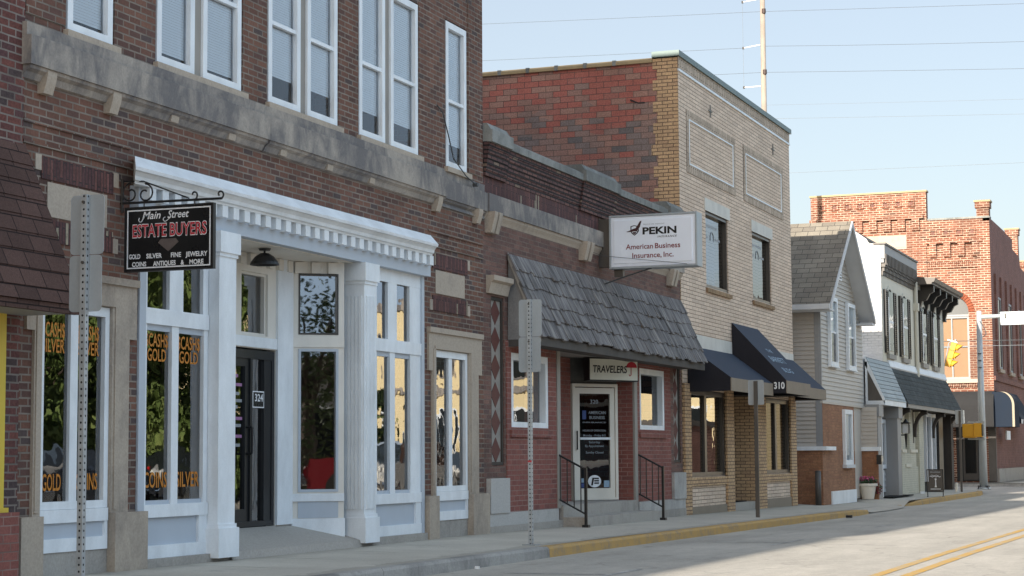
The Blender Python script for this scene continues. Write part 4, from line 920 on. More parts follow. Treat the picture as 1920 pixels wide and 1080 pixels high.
q = MB(); q.poly([F0.P(54.4, 1.0, -.02), F0.P(56.1, 1.0, -.02), F0.P(56.1, 2.4, -.02), F0.P(54.4, 2.4, -.02)], 'soffit_grey'); q.build('curtain', f)
q = MB(); q.box(F0, 52.5, 52.66, 1.12, 1.38, .42, .55, 'black_metal'); q.box(F0, 52.52, 52.66, 1.2, 1.35, .55, .58, 'plastic_white'); q.build('meter_box', G)

# ------------------------------------------------------------------ cream building with white painted side
C = thing('brick_building', (62.3, 0, .18), 'cream painted two storey building with dark shutters and white side wall', 'building')
FC = Fr((56.25, 0, 0), -90)
mb = MB(); mb.box(F0, 56.26, 68.7, .1, 7.1, -14, -.05, 'cream_paint'); mb.box(F0, 56.26, 62.2, 4.15, 7.62, -.05, .0, 'cream_paint'); mb.box(F0, 62.2, 68.7, 4.15, 7.0, -.05, -.001, 'cream_paint')
mb.box(F0, 56.26, 62.2, 7.1, 7.6, -14, -.05, 'cream_paint'); mb.build('wall', C)
mb = MB(); mb.box(F0, 64.5, 68.7, 7.1, 8.95, -9, -2.3, 'brick_white'); mb.box(F0, 64.4, 68.8, 8.95, 9.03, -9.1, -2.25, 'steel_dark'); mb.build('rear_shade_block', C)  # added block, mostly hidden, to shade the far corner block's ground floor
mb = MB(); mb.poly([FC.P(.0, .1), FC.P(.0, 7.66), FC.P(-.33, 7.66), FC.P(-.40, 7.80), FC.P(-.75, 8.06), FC.P(-14, 8.06), FC.P(-14, .1)], 'brick_white')
mb.box(FC, -14, -.75, 7.5, 8.06, -.2, -.002, 'brick_white')
for k in range(10): mb.box(FC, -.20, -.03, 4.35+k*.28, 4.46+k*.28, .0, .018, 'brick_white')
mb.build('side_wall', C)
mb = MB(); mb.box(F0, 56.24, 62.22, 7.2, 7.62, .0, .13, 'grey_trim'); mb.box(F0, 56.2, 62.26, 7.62, 7.67, -.2, .17, 'steel_dark')
for k in range(24):
    x = 56.32+k*.245; mb.box(F0, x, x+.09, 7.02, 7.35, .13, .16, 'steel_dark')
    for r in range(3): mb.box(F0, x+(.06 if r % 2 else 0), x+.13+(.06 if r % 2 else 0), 6.72+r*.12, 6.84+r*.12, 0, .05+.035*r, 'steel_dark')
mb.box(F0, 56.26, 62.2, 7.08, 7.2, 0, .1, 'grey_trim'); mb.build('corbelled_cornice', C)
mb = MB(); mb.prof(F0, [(-.1, 6.93), (.58, 6.93), (.58, 6.98), (.66, 7.0), (.70, 7.12), (-.1, 7.20)], 62.3, 69.0, 'steel_dark'); mb.box(F0, 62.35, 68.8, 6.78, 6.93, 0, .12, 'soffit_grey'); mb.build('cornice', C)
for k in range(5):
    x = 62.9+k*1.4; q = MB(); q.prof(F0, [(0, 6.1), (0, 6.92), (.55, 6.92), (.55, 6.72), (.42, 6.66), (.3, 6.45), (.16, 6.42), (.10, 6.22), (.12, 6.1)], x, x+.2, 'black_metal'); q.build('bracket', C)
mb = MB(); mb.cyl(F0.P(62.2, 3.9, .07), F0.P(62.2, 7.0, .07), .07, .07, 'cream_paint', 10); mb.box(F0, 62.08, 62.32, 6.05, 6.3, .0, .16, 'cream_paint'); mb.build('downpipe', C)
def arch_pts(cx, hw, z0, zs, rise, n=10): return [(cx-hw, z0), (cx+hw, z0), (cx+hw, zs)]+[(cx+hw*math.cos(k*math.pi/n), zs+rise*math.sin(k*math.pi/n)) for k in range(1, n)]+[(cx-hw, zs)]
for cx, zt in ((57.55, 6.42), (60.15, 6.42), (64.0, 6.36), (66.4, 6.36)):
    f = MB(); f.plate(F0, arch_pts(cx, .50, 4.42, zt-.3, .34), -.02, .035, 'cream_paint'); f.plate(F0, arch_pts(cx, .41, 4.5, zt-.3, .26), .035, .04, 'interior_dark')
    f.box(F0, cx-.41, cx-.33, 4.5, zt-.3, .04, .06, 'white_paint'); f.box(F0, cx-.33, cx+.41, 5.35, 5.42, .04, .06, 'white_paint'); fo = f.build('window', C)
    q = MB(); q.poly([F0.P(cx-.33, 4.5, .05), F0.P(cx+.41, 4.5, .05), F0.P(cx+.41, zt-.12, .05), F0.P(cx-.33, zt-.12, .05)], 'glass_far'); q.build('pane', fo)
    q = MB(); q.box(F0, cx-.6, cx+.6, 4.26, 4.40, -.02, .09, 'timber_trim'); q.build('sill', fo)
    for u0 in (cx-.95, cx+.55):
        q = MB(); q.ring(F0, u0, u0+.40, 4.42, 6.32 if cx < 62 else 6.27, .06, .0, .07, 'black_metal')
        for k in range(30): q.box(F0, u0+.06, u0+.34, 4.5+k*.06, 4.535+k*.06, .02, .055, 'black_metal')
        q.build('shutter', fo)
slope_roof('shingle_awning', C, 57.12, 68.6, 4.02, 2.90, .04, .58, 'roof_dark', 8, .012, .12, 'timber_trim', 'fascia_wood', ends='steel_dark')
mb = MB(); mb.prof(F0, [(.0, 4.22), (.03, 4.22), (.09, 4.02), (.06, 3.98), (.0, 4.0)], 57.0, 62.12, 'flashing'); mb.prof(F0, [(.0, 4.22), (.03, 4.22), (.09, 4.02), (.06, 3.98), (.0, 4.0)], 62.28, 68.62, 'flashing'); mb.build('flashing', C)
for x in (57.6, 60.9, 64.7, 68.2):
    mb = MB(); pts = []
    arc = [(.06+.46*(1-math.cos(a)), 1.95+.86*math.sin(a)) for a in [k*math.pi/16 for k in range(9)]]
    inn = [(w_+.02+.10*(1-k/8), z_-.02-.14*(k/8)) for k, (w_, z_) in enumerate(arc)]
    prof = [(.0, 1.85)]+arc+[(.52, 2.76)]+[inn[-1]]+inn[::-1][1:]+[(.16, 1.85)]
    for a, b, c_, d_ in zip(arc, arc[1:], inn, inn[1:]): mb.ext([F0.P(x, a[1], a[0]), F0.P(x, b[1], b[0]), F0.P(x, d_[1], d_[0]), F0.P(x, c_[1], c_[0])], (.16, 0, 0), 'dark_timber')
    mb.box(F0, x, x+.16, 1.75, 2.85, .0, .09, 'dark_timber'); mb.box(F0, x, x+.16, 2.74, 2.85, .05, .54, 'dark_timber'); mb.build('awning_brace', C)
mb = MB()
for a, b, w in ((56.8, 57.3, .05), (58.6, 59.2, .08), (60.2, 61.3, .08), (62.0, 62.9, .1)): mb.box(F0, a, b, .1, 2.9, -.05, w, 'brick_cream_paint')
mb.box(F0, 57.3, 62.9, .1, 1.0, -.05, .05, 'brick_cream_paint'); mb.box(F0, 58.5, 59.3, 1.45, 1.55, .0, .14, 'cream_paint'); mb.box(F0, 60.1, 61.4, 1.45, 1.55, .0, .14, 'cream_paint'); mb.box(F0, 58.6, 61.3, .1, 1.45, -.05, .1, 'brick_cream_paint'); mb.box(F0, 59.2, 60.2, 1.0, 1.1, .1, .13, 'cream_paint'); mb.build('shop_wall', C)
mb = MB(); mb.box(F0, 62.9, 68.6, .15, 2.9, -.05, -.01, 'interior_dark'); mb.box(F0, 65.6, 66.5, .15, 2.9, -.01, .2, 'black_frame'); mb.box(F0, 68.1, 68.65, .15, 2.9, -.01, .25, 'dark_timber'); mb.build('shop_entry', C)
f = window(C, F0, 63.4, 65.5, .5, 2.75, .12, .12, .02, 'flashing', gl='glass_far', mulls=(64.6,), mb_=.3, name='shop_window')
q = MB(); q.box(F0, 63.5, 65.4, .6, 2.6, .0, .01, 'sticker_blue'); q.build('curtain', f)
sc_ = thing('wall_lantern', (58.0, -.2, 1.85), 'black glass wall lantern under the dark shingle awning', 'lamp')
q = MB(); q.ring(F0, 57.93, 58.17, 2.02, 2.32, .03, .22, .24, 'black_metal'); q.ring(F0, 57.93, 58.17, 2.02, 2.32, .03, .42, .44, 'black_metal'); q.box(F0, 57.9, 58.2, 2.32, 2.36, .19, .47, 'black_metal'); q.cyl((58.05, -.33, 2.36), (58.05, -.33, 2.46), .09, .02, 'black_metal'); q.cyl((58.05, -.33, 1.6), (58.05, -.33, 2.02), .012, .05, 'black_metal'); q.box(F0, 57.98, 58.12, 1.92, 2.06, .0, .1, 'black_metal'); q.tube([(58.05, -.05, 1.98), (58.05, -.33, 1.98)], .02, 'black_metal'); q.build('lantern_frame', sc_)
q = MB(); q.box(F0, 57.96, 58.14, 2.04, 2.31, .245, .415, 'letter_white'); q.build('lantern_glass', sc_)
# ------------------------------------------------------------------ red brick corner block across the side street
K = thing('brick_building', (92, 6, .18), 'tall sunlit orange brick corner block with stepped parapet and arched window', 'building')
FK = Fr((87, 0, 0), -90)          # faces the camera, u = -y
FKs = Fr((87, .47, 0), 0)         # street side
yc = lambda y: -y
PI_ = math.pi
# arched opening cut out of the front: wall pieces round a half circle
AY, AR, AZ_ = 2.28, .78, 7.80
mb = MB()
holes = [(-(AY+AR), -(AY-AR), 4.78, AZ_+AR), (-(8.2+AR), -(8.2-AR), 4.78, AZ_+AR)]
mb.wall(FK, -11.4, -.47, .15, 12.05, holes, 'brick_far', .25)
for cy in (AY, 8.2):
    n = 14
    for sgn in (-1, 1):       # spandrels beside the arch
        pts = [(-cy+sgn*AR, AZ_)]+[(-cy+sgn*AR*math.cos(k*PI_/2/n), AZ_+AR*math.sin(k*PI_/2/n)) for k in range(n+1)]+[(-cy+sgn*AR, AZ_+AR)]
        mb.poly([FK.P(u, v) for u, v in pts[1:]], 'brick_far')
mb.box(FK, -8.6, -3.28, 12.05, 13.38, -.5, .0, 'brick_far'); mb.box(FK, -8.6, -3.28, .2, 12.05, 0, .004, 'brick_far') if 0 else None
mb.box(FK, -11.4, -.475, .2, 12.0, -9, -.45, 'brick_far_side'); mb.box(FK, -11.4, -.475, 12.0, 12.04, -.45, -.001, 'brick_far'); mb.box(FK, -11.4, -.48, .2, .6, -.45, -.001, 'brick_far_side')
# corbel tables and recessed squares
def squares(y0, y1, n, z, h=.30, wd=.27):
    for k in range(n):
        y = y0+(y1-y0)*k/(n-1)
        mb.ring(FK, -y-wd/2-.03, -y+wd/2+.03, z, z+h, .06, .0, .07, 'brick_far'); mb.box(FK, -y-.07, -y+.07, z+.08, z+h-.08, 0, .012, 'brick_far_side')
squares(8.05, 3.95, 8, 12.72); squares(3.0, 1.25, 4, 11.30)
def corbels(y0, y1, n, z0, z1, wd):
    mb.box(FK, -y0-wd, -y1+wd, z1, z1+.16, .0, .18, 'brick_far')
    for k in range(n):
        y = y0+(y1-y0)*k/(n-1); mb.prof(FK, [(0, z0), (.10, z0), (.17, z0+.12), (.17, z1), (0, z1)], -y-wd/2, -y+wd/2, 'brick_far')
corbels(8.3, 3.75, 8, 11.60, 12.15, .34); corbels(3.0, 1.1, 4, 10.32, 10.95, .30)
for a, b in ((3.95, 3.30), (8.6, 8.0)): mb.box(FK, -a, -b, .2, 10.9, .0, .10, 'brick_far')
mb.box(FK, -1.05, -.47, .2, 11.9, .0, .10, 'brick_far')
mb.box(FK, -3.28, -1.06, 9.82, 9.88, .0, .07, 'brick_far'); mb.box(FK, -3.28, -1.06, 10.10, 10.15, .0, .07, 'brick_far'); mb.box(FK, -8.0, -4.0, 10.35, 10.42, .0, .06, 'brick_far')
for k in range(24): mb.box(FK, -3.24+k*.092, -3.19+k*.092, 9.88, 10.10, .0, .06, 'brick_far')
for k in range(44): mb.box(FK, -7.96+k*.092, -7.91+k*.092, 10.15, 10.35, .0, .05, 'brick_far')
mb.build('wall', K)
mb = MB(); mb.box(FK, -6.2, -4.2, 10.78, 11.42, .0, .03, 'limestone_trim'); mb.build('stone_panel', K)
for cy in (AY, 8.2):
    mb = MB(); n = 22
    for k in range(n):
        a0, a1 = PI_*k/n+.01, PI_*(k+1)/n-.01
        mb.plate(FK, [(-cy+AR*math.cos(a0), AZ_+AR*math.sin(a0)), (-cy+(AR+.26)*math.cos(a0), AZ_+(AR+.26)*math.sin(a0)), (-cy+(AR+.26)*math.cos(a1), AZ_+(AR+.26)*math.sin(a1)), (-cy+AR*math.cos(a1), AZ_+AR*math.sin(a1))], -.2, .06, 'arch_brick')
    mb.build('brick_arch', K)
    f = MB(); f.ring(FK, -cy-AR+.001, -cy+AR-.001, 4.785, 7.62, .09, -.2, -.08, 'grey_trim'); f.box(FK, -cy-.03, -cy+.03, 4.87, 7.55, -.19, -.09, 'grey_trim'); f.box(FK, -cy-AR, -cy+AR, 7.62, 7.70, -.2, -.05, 'grey_trim'); f.box(FK, -cy-AR+.09, -cy+AR-.09, 6.22, 6.28, -.19, -.1, 'grey_trim')
    f.plate(FK, [(-cy-AR, 7.70), (-cy+AR, 7.70)]+[(-cy+AR*math.cos(k*PI_/16), AZ_+AR*math.sin(k*PI_/16)) for k in range(17)], -.18, -.12, 'arch_panel'); fo = f.build('window', K)
    q = MB(); n = 60
    for k in range(n):
        z0 = 4.87+2.75*k/n; z1 = 4.87+2.75*(k+1)/n
        q.poly([FK.P(-cy-AR+.09, z0, -.185), FK.P(-cy+AR-.09, z0, -.185), FK.P(-cy+AR-.09, z1, -.165), FK.P(-cy-AR+.09, z1, -.165)], 'cream_blind')
    q.build('blind', fo)
    q = MB(); q.poly([FK.P(-cy-AR+.09, 4.87, -.15), FK.P(-cy+AR-.09, 4.87, -.15), FK.P(-cy+AR-.09, 7.62, -.15), FK.P(-cy-AR+.09, 7.62, -.15)], 'glass_upper'); q.build('pane', fo)
mb = MB(); mb.box(FK, -3.28, -1.06, 4.60, 4.775, -.1, .14, 'limestone_trim')
for k in range(22): mb.box(FK, -3.26+k*.1, -3.20+k*.1, 4.42, 4.60, 0, .08, 'brick_far')
mb.build('sill_course', K)
mb = MB(); mb.box(FK, -8.65, -3.23, 13.38, 13.46, -.5, .06, 'coping_tan'); mb.box(FK, -3.23, -.45, 12.04, 12.12, -.5, .04, 'coping_stone'); mb.box(FK, -11.5, -8.6, 12.04, 12.12, -.5, .04, 'coping_stone'); mb.build('coping', K)
mb = MB()     # street side, parapet stepping down to the rear, with its windows
stp = [(0, 12.04), (6, 12.04), (6.2, 11.6), (12, 11.4), (12.3, 10.9), (18, 10.7), (18.3, 10.2), (22, 10.0)]
mb.ext([FKs.P(0, .15), FKs.P(22, .15)]+[FKs.P(u, v) for u, v in stp[::-1]], (0, .3, 0), 'brick_far_side')
for k in range(5):
    u = 2.0+k*4.2; mb.box(FKs, u-.95, u-.35, 5.2, 9.6, -.02, .09, 'brick_far_side'); mb.box(FKs, u+1.15, u+1.7, 5.2, 9.6, -.02, .09, 'brick_far_side')
mb.box(FKs, 0, 22, 4.7, 4.9, -.02, .08, 'brick_far_side'); mb.box(FKs, .2, 22, .15, .75, -.02, .1, 'concrete'); mb.build('side_wall', K)
for k in range(5):
    u = 2.0+k*4.2; f = MB(); f.ring(FKs, u-.32, u+1.12, 5.3, 8.6, .1, .0, .05, 'grey_trim'); f.poly([FKs.P(u-.3, 5.3, .02), FKs.P(u+1.1, 5.3, .02), FKs.P(u+1.1, 8.6, .02), FKs.P(u-.3, 8.6, .02)], 'car_glass'); f.box(FKs, u-.45, u+1.25, 5.12, 5.28, .0, .14, 'limestone_trim'); f.build('window', K)
for u, z, h in ((.55, 12.04, .85), (12.2, 11.3, 1.6), (18.0, 10.5, 1.3)):
    q = MB(); q.box(FKs, u-.28, u+.28, z-.6, z+h-.35, -.6, -.05, 'brick_far'); q.box(FKs, u-.34, u+.34, z+h-.35, z+h-.08, -.66, .0, 'brick_far'); q.box(FKs, u-.38, u+.38, z+h-.08, z+h, -.7, .04, 'coping_tan'); q.build('chimney', K)
# rounded awnings at the corner
def barrel(fr, u0, u1, zt, zb, p, mat, name, binding=None):
    mb = MB(); n = 9; prof = [(.0, zt)]+[(p*.45+p*.55*math.sin(k*PI_/2/n), zt-(p*.62)*(1-math.cos(k*PI_/2/n))) for k in range(n+1)]+[(p, zb)]
    for (wa, za), (wb, zb2) in zip(prof, prof[1:]): mb.poly([fr.P(u0, zb2, wb), fr.P(u1, zb2, wb), fr.P(u1, za, wa), fr.P(u0, za, wa)], mat)
    for u in (u0, u1): mb.poly([fr.P(u, z, w) for w, z in prof]+[fr.P(u, zb, 0)], 'awning_navy')
    o = mb.build(name, K)
    if binding:
        q = MB()
        for (wa, za), (wb, zb2) in zip(prof, prof[1:]): q.ext([fr.P(u0-.02, za, wa+.01), fr.P(u0-.02, zb2, wb+.01), fr.P(u0-.02, zb2, wb-.09), fr.P(u0-.02, za, max(wa-.09, 0))], fr.u*.03, binding)
        q.build('binding', o)
    return o
barrel(FK, -6.5, -.38, 4.20, 2.60, 1.25, 'awning_grey', 'barrel_awning')
barrel(FKs, -.95, 1.0, 4.15, 2.60, .95, 'awning_navy', 'barrel_awning', 'awning_binding')
mb = MB(); mb.poly([FKs.P(3.2, 4.3, 0), FKs.P(9, 4.3, 0), FKs.P(9, 3.0, .8), FKs.P(3.2, 3.0, .8)], 'awning_navy'); mb.box(FKs, 3.2, 9, 2.8, 3.0, .77, .8, 'awning_grey')
for k in range(6): mb.box(FKs, 3.2+k*1, 3.7+k*1, 2.8, 3.0, .80, .81, 'letter_white')
mb.poly([FKs.P(3.2, 4.3, 0), FKs.P(3.2, 3.0, .8), FKs.P(3.2, 2.8, .8), FKs.P(3.2, 2.8, 0)], 'awning_navy'); mb.build('side_awning', K)
mb = MB(); mb.box(FK, -2.2, -.80, .2, 2.7, .0, .04, 'black_frame'); mb.ring(FK, -1.9, -1.25, .25, 2.35, .08, .04, .09, 'bronze_frame', bb=.3); mb.box(FK, -.78, -.44, .18, 2.62, .0, .14, 'steel_dark'); do = mb.build('door', K)
q = MB(); q.poly([FK.P(-1.82, .55, .06), FK.P(-1.33, .55, .06), FK.P(-1.33, 2.27, .06), FK.P(-1.82, 2.27, .06)], 'glass_far'); q.build('pane', do)
q = MB(); q.box(FK, -2.72, -2.32, 1.75, 2.02, .0, .05, 'black_metal'); q.build('plaque', K)
q = MB(); q.box(FKs, 1.2, 2.6, 2.05, 2.45, .3, .36, 'letter_white'); q.build('hanging_sign', K)
K2 = thing('brick_building', (120, -.6, .18), 'flat topped red brick building at the right frame edge beyond the corner block', 'building')
mb = MB(); mb.box(F0, 110, 138, .15, 9.6, -10, .0, 'brick_far_side'); mb.box(Fr((110, 0, 0), -90), -9, .9, .15, 9.6, -20, .02, 'brick_far_side'); mb.build('wall', K2)
mb = MB(); mb.box(F0, 109.8, 138.2, 9.6, 9.85, -10, 1.1, 'coping_tan'); mb.build('coping', K2)
q = MB(); q.box(Fr((109.9, 0, 0), -90), -.2, .5, 3.2, 4.2, .0, .1, 'pole_steel'); q.build('wall_box', K2)

# ------------------------------------------------------------------ signs
es = thing('hanging_sign', (15.36, -.55, 3.15), 'black hanging sign reading Main Street Estate Buyers with diamond', 'sign')
FE = Fr((15.36, -.06, 0), -90); EW = .94
mb = MB(); mb.box(FE, 0, EW, 3.14, 3.735, -.04, 0, 'sign_black'); mb.ring(FE, .018, EW-.018, 3.158, 3.717, .012, .0, .003, 'letter_white'); mb.ring(FE, -.012, EW+.012, 3.128, 3.747, .014, -.045, .004, 'black_metal'); mb.build('board', es)
text('lettering', 'Main', FE, .285, 3.625, .001, .075, 'letter_white', es, width=.20, bold=.012, shear=.28); text('lettering', 'Street', FE, .575, 3.625, .001, .075, 'letter_white', es, width=.23, bold=.012, shear=.28)
q = MB(); q.tube([FE.P(.165+.02*math.cos(a), 3.622+.022*math.sin(a), .003) for a in [2.2+k*.5 for k in range(9)]]+[FE.P(.21, 3.65, .003)], .004, 'letter_white', 4); q.tube([FE.P(.435+.022*math.cos(a), 3.615+.02*math.sin(a), .003) for a in [1.6+k*.5 for k in range(9)]]+[FE.P(.49, 3.63, .003)], .004, 'letter_white', 4); q.build('lettering_flourish', es)
for t, u, wd in (('ESTATE', .265, .375), ('BUYERS', .685, .40)):
    text('lettering_outline', t, FE, u, 3.455, .001, .128, 'letter_white', es, width=wd, bold=.035); text('lettering', t, FE, u, 3.4585, .003, .121, 'letter_red', es, width=wd-.008, bold=.012)
for t, u, wd, z in (('GOLD', .105, .125, 3.252), ('SILVER', .318, .17, 3.252), ('FINE', .555, .11, 3.252), ('JEWELRY', .775, .235, 3.252), ('COINS', .155, .155, 3.178), ('ANTIQUES', .43, .245, 3.178), ('&', .625, .035, 3.178), ('MORE', .775, .15, 3.178)):
    text('lettering', t, FE, u, z, .001, .045, 'letter_white', es, width=wd, bold=.03)
q = MB(); c = EW/2
q.plate(FE, [(c-.11, 3.395), (c-.08, 3.43), (c+.08, 3.43), (c+.11, 3.395), (c, 3.31)], .0, .004, 'diamond_grey'); q.build('diamond', es)
q = MB(); q.tube([(15.36, -.02, 4.02), (15.36, -.02, 3.70)], .014, 'black_metal'); q.tube([(15.36, -.0, 3.79), (15.36, -1.10, 3.78)], .012, 'black_metal')
def scroll(cy, cz, r, turns, ph, sg=1):
    pts = []
    for k in range(26): t = k/25; a = ph+sg*turns*2*PI_*t; rr = r*(1-.72*t); pts.append((15.36, cy-rr*math.cos(a), cz+rr*math.sin(a)))
    q.tube(pts, .009, 'black_metal', 5)
scroll(-.11, 3.88, .10, 1.1, PI_*.5); scroll(-.27, 3.87, .095, 1.1, PI_*.5, -1); scroll(-.80, 3.83, .05, .8, PI_*1.4); scroll(-1.08, 3.82, .045, .9, PI_*1.5)
q.tube([(15.36, -.02, 4.0), (15.36, -.25, 3.99), (15.36, -.75, 3.80)], .007, 'black_metal')
for y in (.2, .75): q.tube([(15.36, -.06-y, 3.78), (15.36, -.06-y, 3.73)], .006, 'black_metal')
q.build('scroll_bracket', es)

ps = thing('box_sign', (29.7, -.95, 4.46), 'white projecting box sign for PEKIN insurance above the shake awning', 'sign')
FPk = Fr((29.70, -.20, 0), -90); PW, P0, P1 = 1.51, 4.455, 5.345
mb = MB(); mb.box(FPk, 0, PW, P0, P1, -.30, -.012, 'aluminium'); mb.ring(FPk, 0, PW, P0, P1, .035, -.012, .012, 'aluminium'); mb.build('cabinet', ps, bevel=.006)
mb = MB(); mb.box(FPk, .035, PW-.035, P0+.035, P1-.035, -.012, .0, 'sign_face'); mb.box(FPk, .085, PW-.085, P0+.085, P1-.085, .0, .014, 'sign_face'); mb.build('face', ps, bevel=.012)
W_ = .015
text('lettering', 'PEKIN', FPk, .585, 5.01, W_, .115, 'letter_black', ps, width=.58, align='L', bold=.035)
text('lettering', 'INSURANCE', FPk, .84, 4.945, W_, .032, 'letter_black', ps, width=.33, align='L', bold=.01, shear=.25, space=1.3)
for t, u, wd in (('Beyond', .60, .12), ('the', .735, .05), ('expected.', .80, .16)): text('lettering', t, FPk, u, 5.165, W_, .022, 'letter_grey', ps, width=wd, align='L', shear=.25)
text('lettering', 'American', FPk, .295, 4.77, W_, .088, 'letter_maroon', ps, width=.465, bold=.012, align='L'); text('lettering', 'Business', FPk, .795, 4.77, W_, .088, 'letter_maroon', ps, width=.43, bold=.012, align='L')
text('lettering', 'Insurance,', FPk, .405, 4.622, W_, .088, 'letter_maroon', ps, width=.50, bold=.012, align='L'); text('lettering', 'Inc.', FPk, .94, 4.622, W_, .088, 'letter_maroon', ps, width=.17, bold=.012, align='L')
q = MB()
def ppx(x, y): return (.03+(x-190)/1280*1.45, P1-.035-(y-160)/790*.82)     # emblem outline on the sign face
sh_o = [(498, 312), (555, 298), (622, 318), (624, 395), (600, 432), (557, 465), (515, 430), (496, 390)]
sh_i = [(512, 322), (555, 311), (608, 328), (609, 392), (590, 422), (557, 448), (527, 420), (511, 388)]
for a, b, c_, d_ in zip(sh_o, sh_o[1:]+sh_o[:1], sh_i, sh_i[1:]+sh_i[:1]): q.plate(FPk, [ppx(*a), ppx(*b), ppx(*d_), ppx(*c_)], .014, .0165, 'letter_black')
q.plate(FPk, [ppx(*p) for p in ((432, 398), (470, 388), (530, 358), (575, 345), (600, 310), (640, 240), (668, 232), (650, 290), (640, 330), (618, 360), (600, 385), (612, 402), (560, 396), (500, 402), (455, 404))], .0165, .019, 'eagle_brown')
q.plate(FPk, [ppx(*p) for p in ((530, 408), (585, 408), (580, 425), (557, 440), (536, 425))], .0165, .018, 'eagle_brown'); q.build('emblem', ps)
q = MB(); q.box(FPk, .05, .2, P0-.12, P0, -.2, -.1, 'steel_dark'); q.box(F0, 29.75, 29.9, 4.5, 5.3, .0, .2, 'steel_dark'); q.tube([(29.8, -.0, 4.2), (29.8, -.5, 4.35), (29.8, -.9, 4.46)], .012, 'wire'); q.build('mount', ps)
w_ = tag(None, None) if 0 else None
q = MB(); q.tube([(29.2, -.02, 4.72), (29.64, -.10, 4.68), (29.64, -1.55, 4.485)], .004, 'wire'); tag(q.build('guy_wire'), 'thin dark guy wire across the front of the white insurance sign', 'wire')

def square_post(x, y, h, label):
    t = thing('sign_post', (x, y, zf(x)-.05), label, 'sign post', 'galvanised sign posts seen from behind')
    z0 = zf(x)-.05; mb = MB(); a = .024
    f1 = Fr((x, y, 0), -90)
    mb.box(f1, -a, a, z0, h, -a, a, 'perforated_steel'); mb.box(f1, -.085, .085, z0-.01, z0+.02, -.085, .085, 'galvanised'); mb.build('post', t)
    def plate(z0, z1, hw, name, dy=0):
        m2 = MB(); r = .035; pts = []
        for cx, cz, st in ((hw-r, z1-r, 0), (-hw+r, z1-r, 1), (-hw+r, z0+r, 2), (hw-r, z0+r, 3)):
            for k in range(5): a_ = (st+k/4)*PI_/2; pts.append((cx+dy+r*math.cos(a_), cz+r*math.sin(a_)))
        m2.plate(f1, pts, -a-.006, -a-.002, 'aluminium'); m2.cyl(f1.P(dy*0, z1-.06, a), f1.P(dy*0, z1-.06, a+.015), .012, .012, 'steel_dark', 8); m2.build(name, t)
    plate(h-.46, h+.0, .15, 'sign_plate'); plate(h-.90, h-.466, .145, 'sign_plate', -.01); return t
square_post(12.30, -1.66, 3.39, 'perforated steel sign post with two blank plates in front of the coin shop')
sp2 = square_post(21.9, -1.70, 3.31, 'perforated steel sign post with two blank plates near the yellow kerb start')
q = MB(); q.box(Fr((21.9, -1.70, 0), -90), -.025, .025, 1.30, 1.325, .0245, .0265, 'red_marker'); q.build('red_tape', sp2)
def dark_post(x, y, h, label, hw=.15, ph=.46):
    t = thing('sign_post', (x, y, zf(x)-.05), label, 'sign post', 'dark posts with pale sign plates'); f1 = Fr((x, y, 0), -90); z0 = zf(x)-.06
    mb = MB(); mb.box(f1, -.035, .035, z0, h-.02, -.02, .02, 'steel_dark'); mb.build('post', t)
    m2 = MB(); r = .03; pts = []
    for cx, cz, st in ((hw-r, h-r, 0), (-hw+r, h-r, 1), (-hw+r, h-ph+r, 2), (hw-r, h-ph+r, 3)):
        for k in range(5): a_ = (st+k/4)*PI_/2; pts.append((cx+r*math.cos(a_), cz+r*math.sin(a_)))
    m2.plate(f1, pts, -.03, -.025, 'aluminium'); m2.build('sign_plate', t)
dark_post(34.46, -1.47, 2.77, 'dark sign post with pale rectangular plate before the buff brick building')
dark_post(64.93, -1.0, 2.87, 'dark sign post with pale rectangular plate near the corner traffic pole')
q = MB(); q.cyl((64.5, -.9, zf(65)-.05), (64.5, -.9, .42), .045, .045, 'plastic_white', 12); q.cyl((64.5, -.9, .42), (64.5, -.9, .45), .047, .02, 'plastic_white', 12); tag(q.build('cup'), 'small white cup standing beside the far dark sign post', 'cup')

# ------------------------------------------------------------------ traffic pole, signals
tp = thing('traffic_pole', (70, -1.09, .13), 'pale steel traffic pole with mast arm at the far street corner', 'pole')
mb = MB(); mb.cyl((70, -1.09, .13), (70, -1.09, 6.56), .148, .09, 'pole_steel', 18); mb.cyl((70, -1.09, .13), (70, -1.09, .20), .26, .24, 'pole_steel', 18)
for a in range(4): mb.box(Fr((70+.21*math.cos(a*PI_/2+.8), -1.09+.21*math.sin(a*PI_/2+.8), 0)), -.04, .04, .13, .27, -.04, .04, 'steel_dark')
for z in (5.0, 4.75, 4.5): mb.box(Fr((69.87, -1.09, 0), -90), -.06, .06, z, z+.03, -.02, .02, 'steel_dark')
mb.build('pole', tp, True)
mb = MB(); mb.cyl((70, -1.09, 6.34), (70, -2.0, 6.36), .075, .07, 'pole_steel', 14); mb.cyl((70, -2.0, 6.36), (70, -8.0, 6.5), .07, .05, 'pole_steel', 14); mb.build('mast_arm', tp, True)
mb = MB(); mb.box(F0, 69.9, 70.1, 6.10, 6.50, 1.84, 3.9, 'pole_steel'); mb.box(F0, 69.88, 70.12, 6.02, 6.10, 1.86, 3.88, 'flashing'); mb.box(F0, 69.86, 70.14, 6.25, 6.45, 2.0, 2.06, 'steel_dark'); mb.build('luminaire', tp, bevel=.02)
mb = MB(); mb.tube([(69.92, -1.12, 6.2), (69.85, -1.3, 5.9), (69.85, -1.35, 5.7), (69.9, -1.2, 5.6)], .015, 'wire'); mb.build('cable', tp)
pd_ = thing('pedestrian_signal', (69.8, -.75, 2.0), 'yellow pedestrian signal box clamped to the traffic pole', 'signal')
mb = MB(); mb.box(F0, 69.6, 69.98, 2.02, 2.48, .44, .92, 'signal_yellow'); mb.box(F0, 69.58, 70.0, 1.98, 2.02, .46, .90, 'signal_yellow'); mb.build('housing', pd_, bevel=.03)
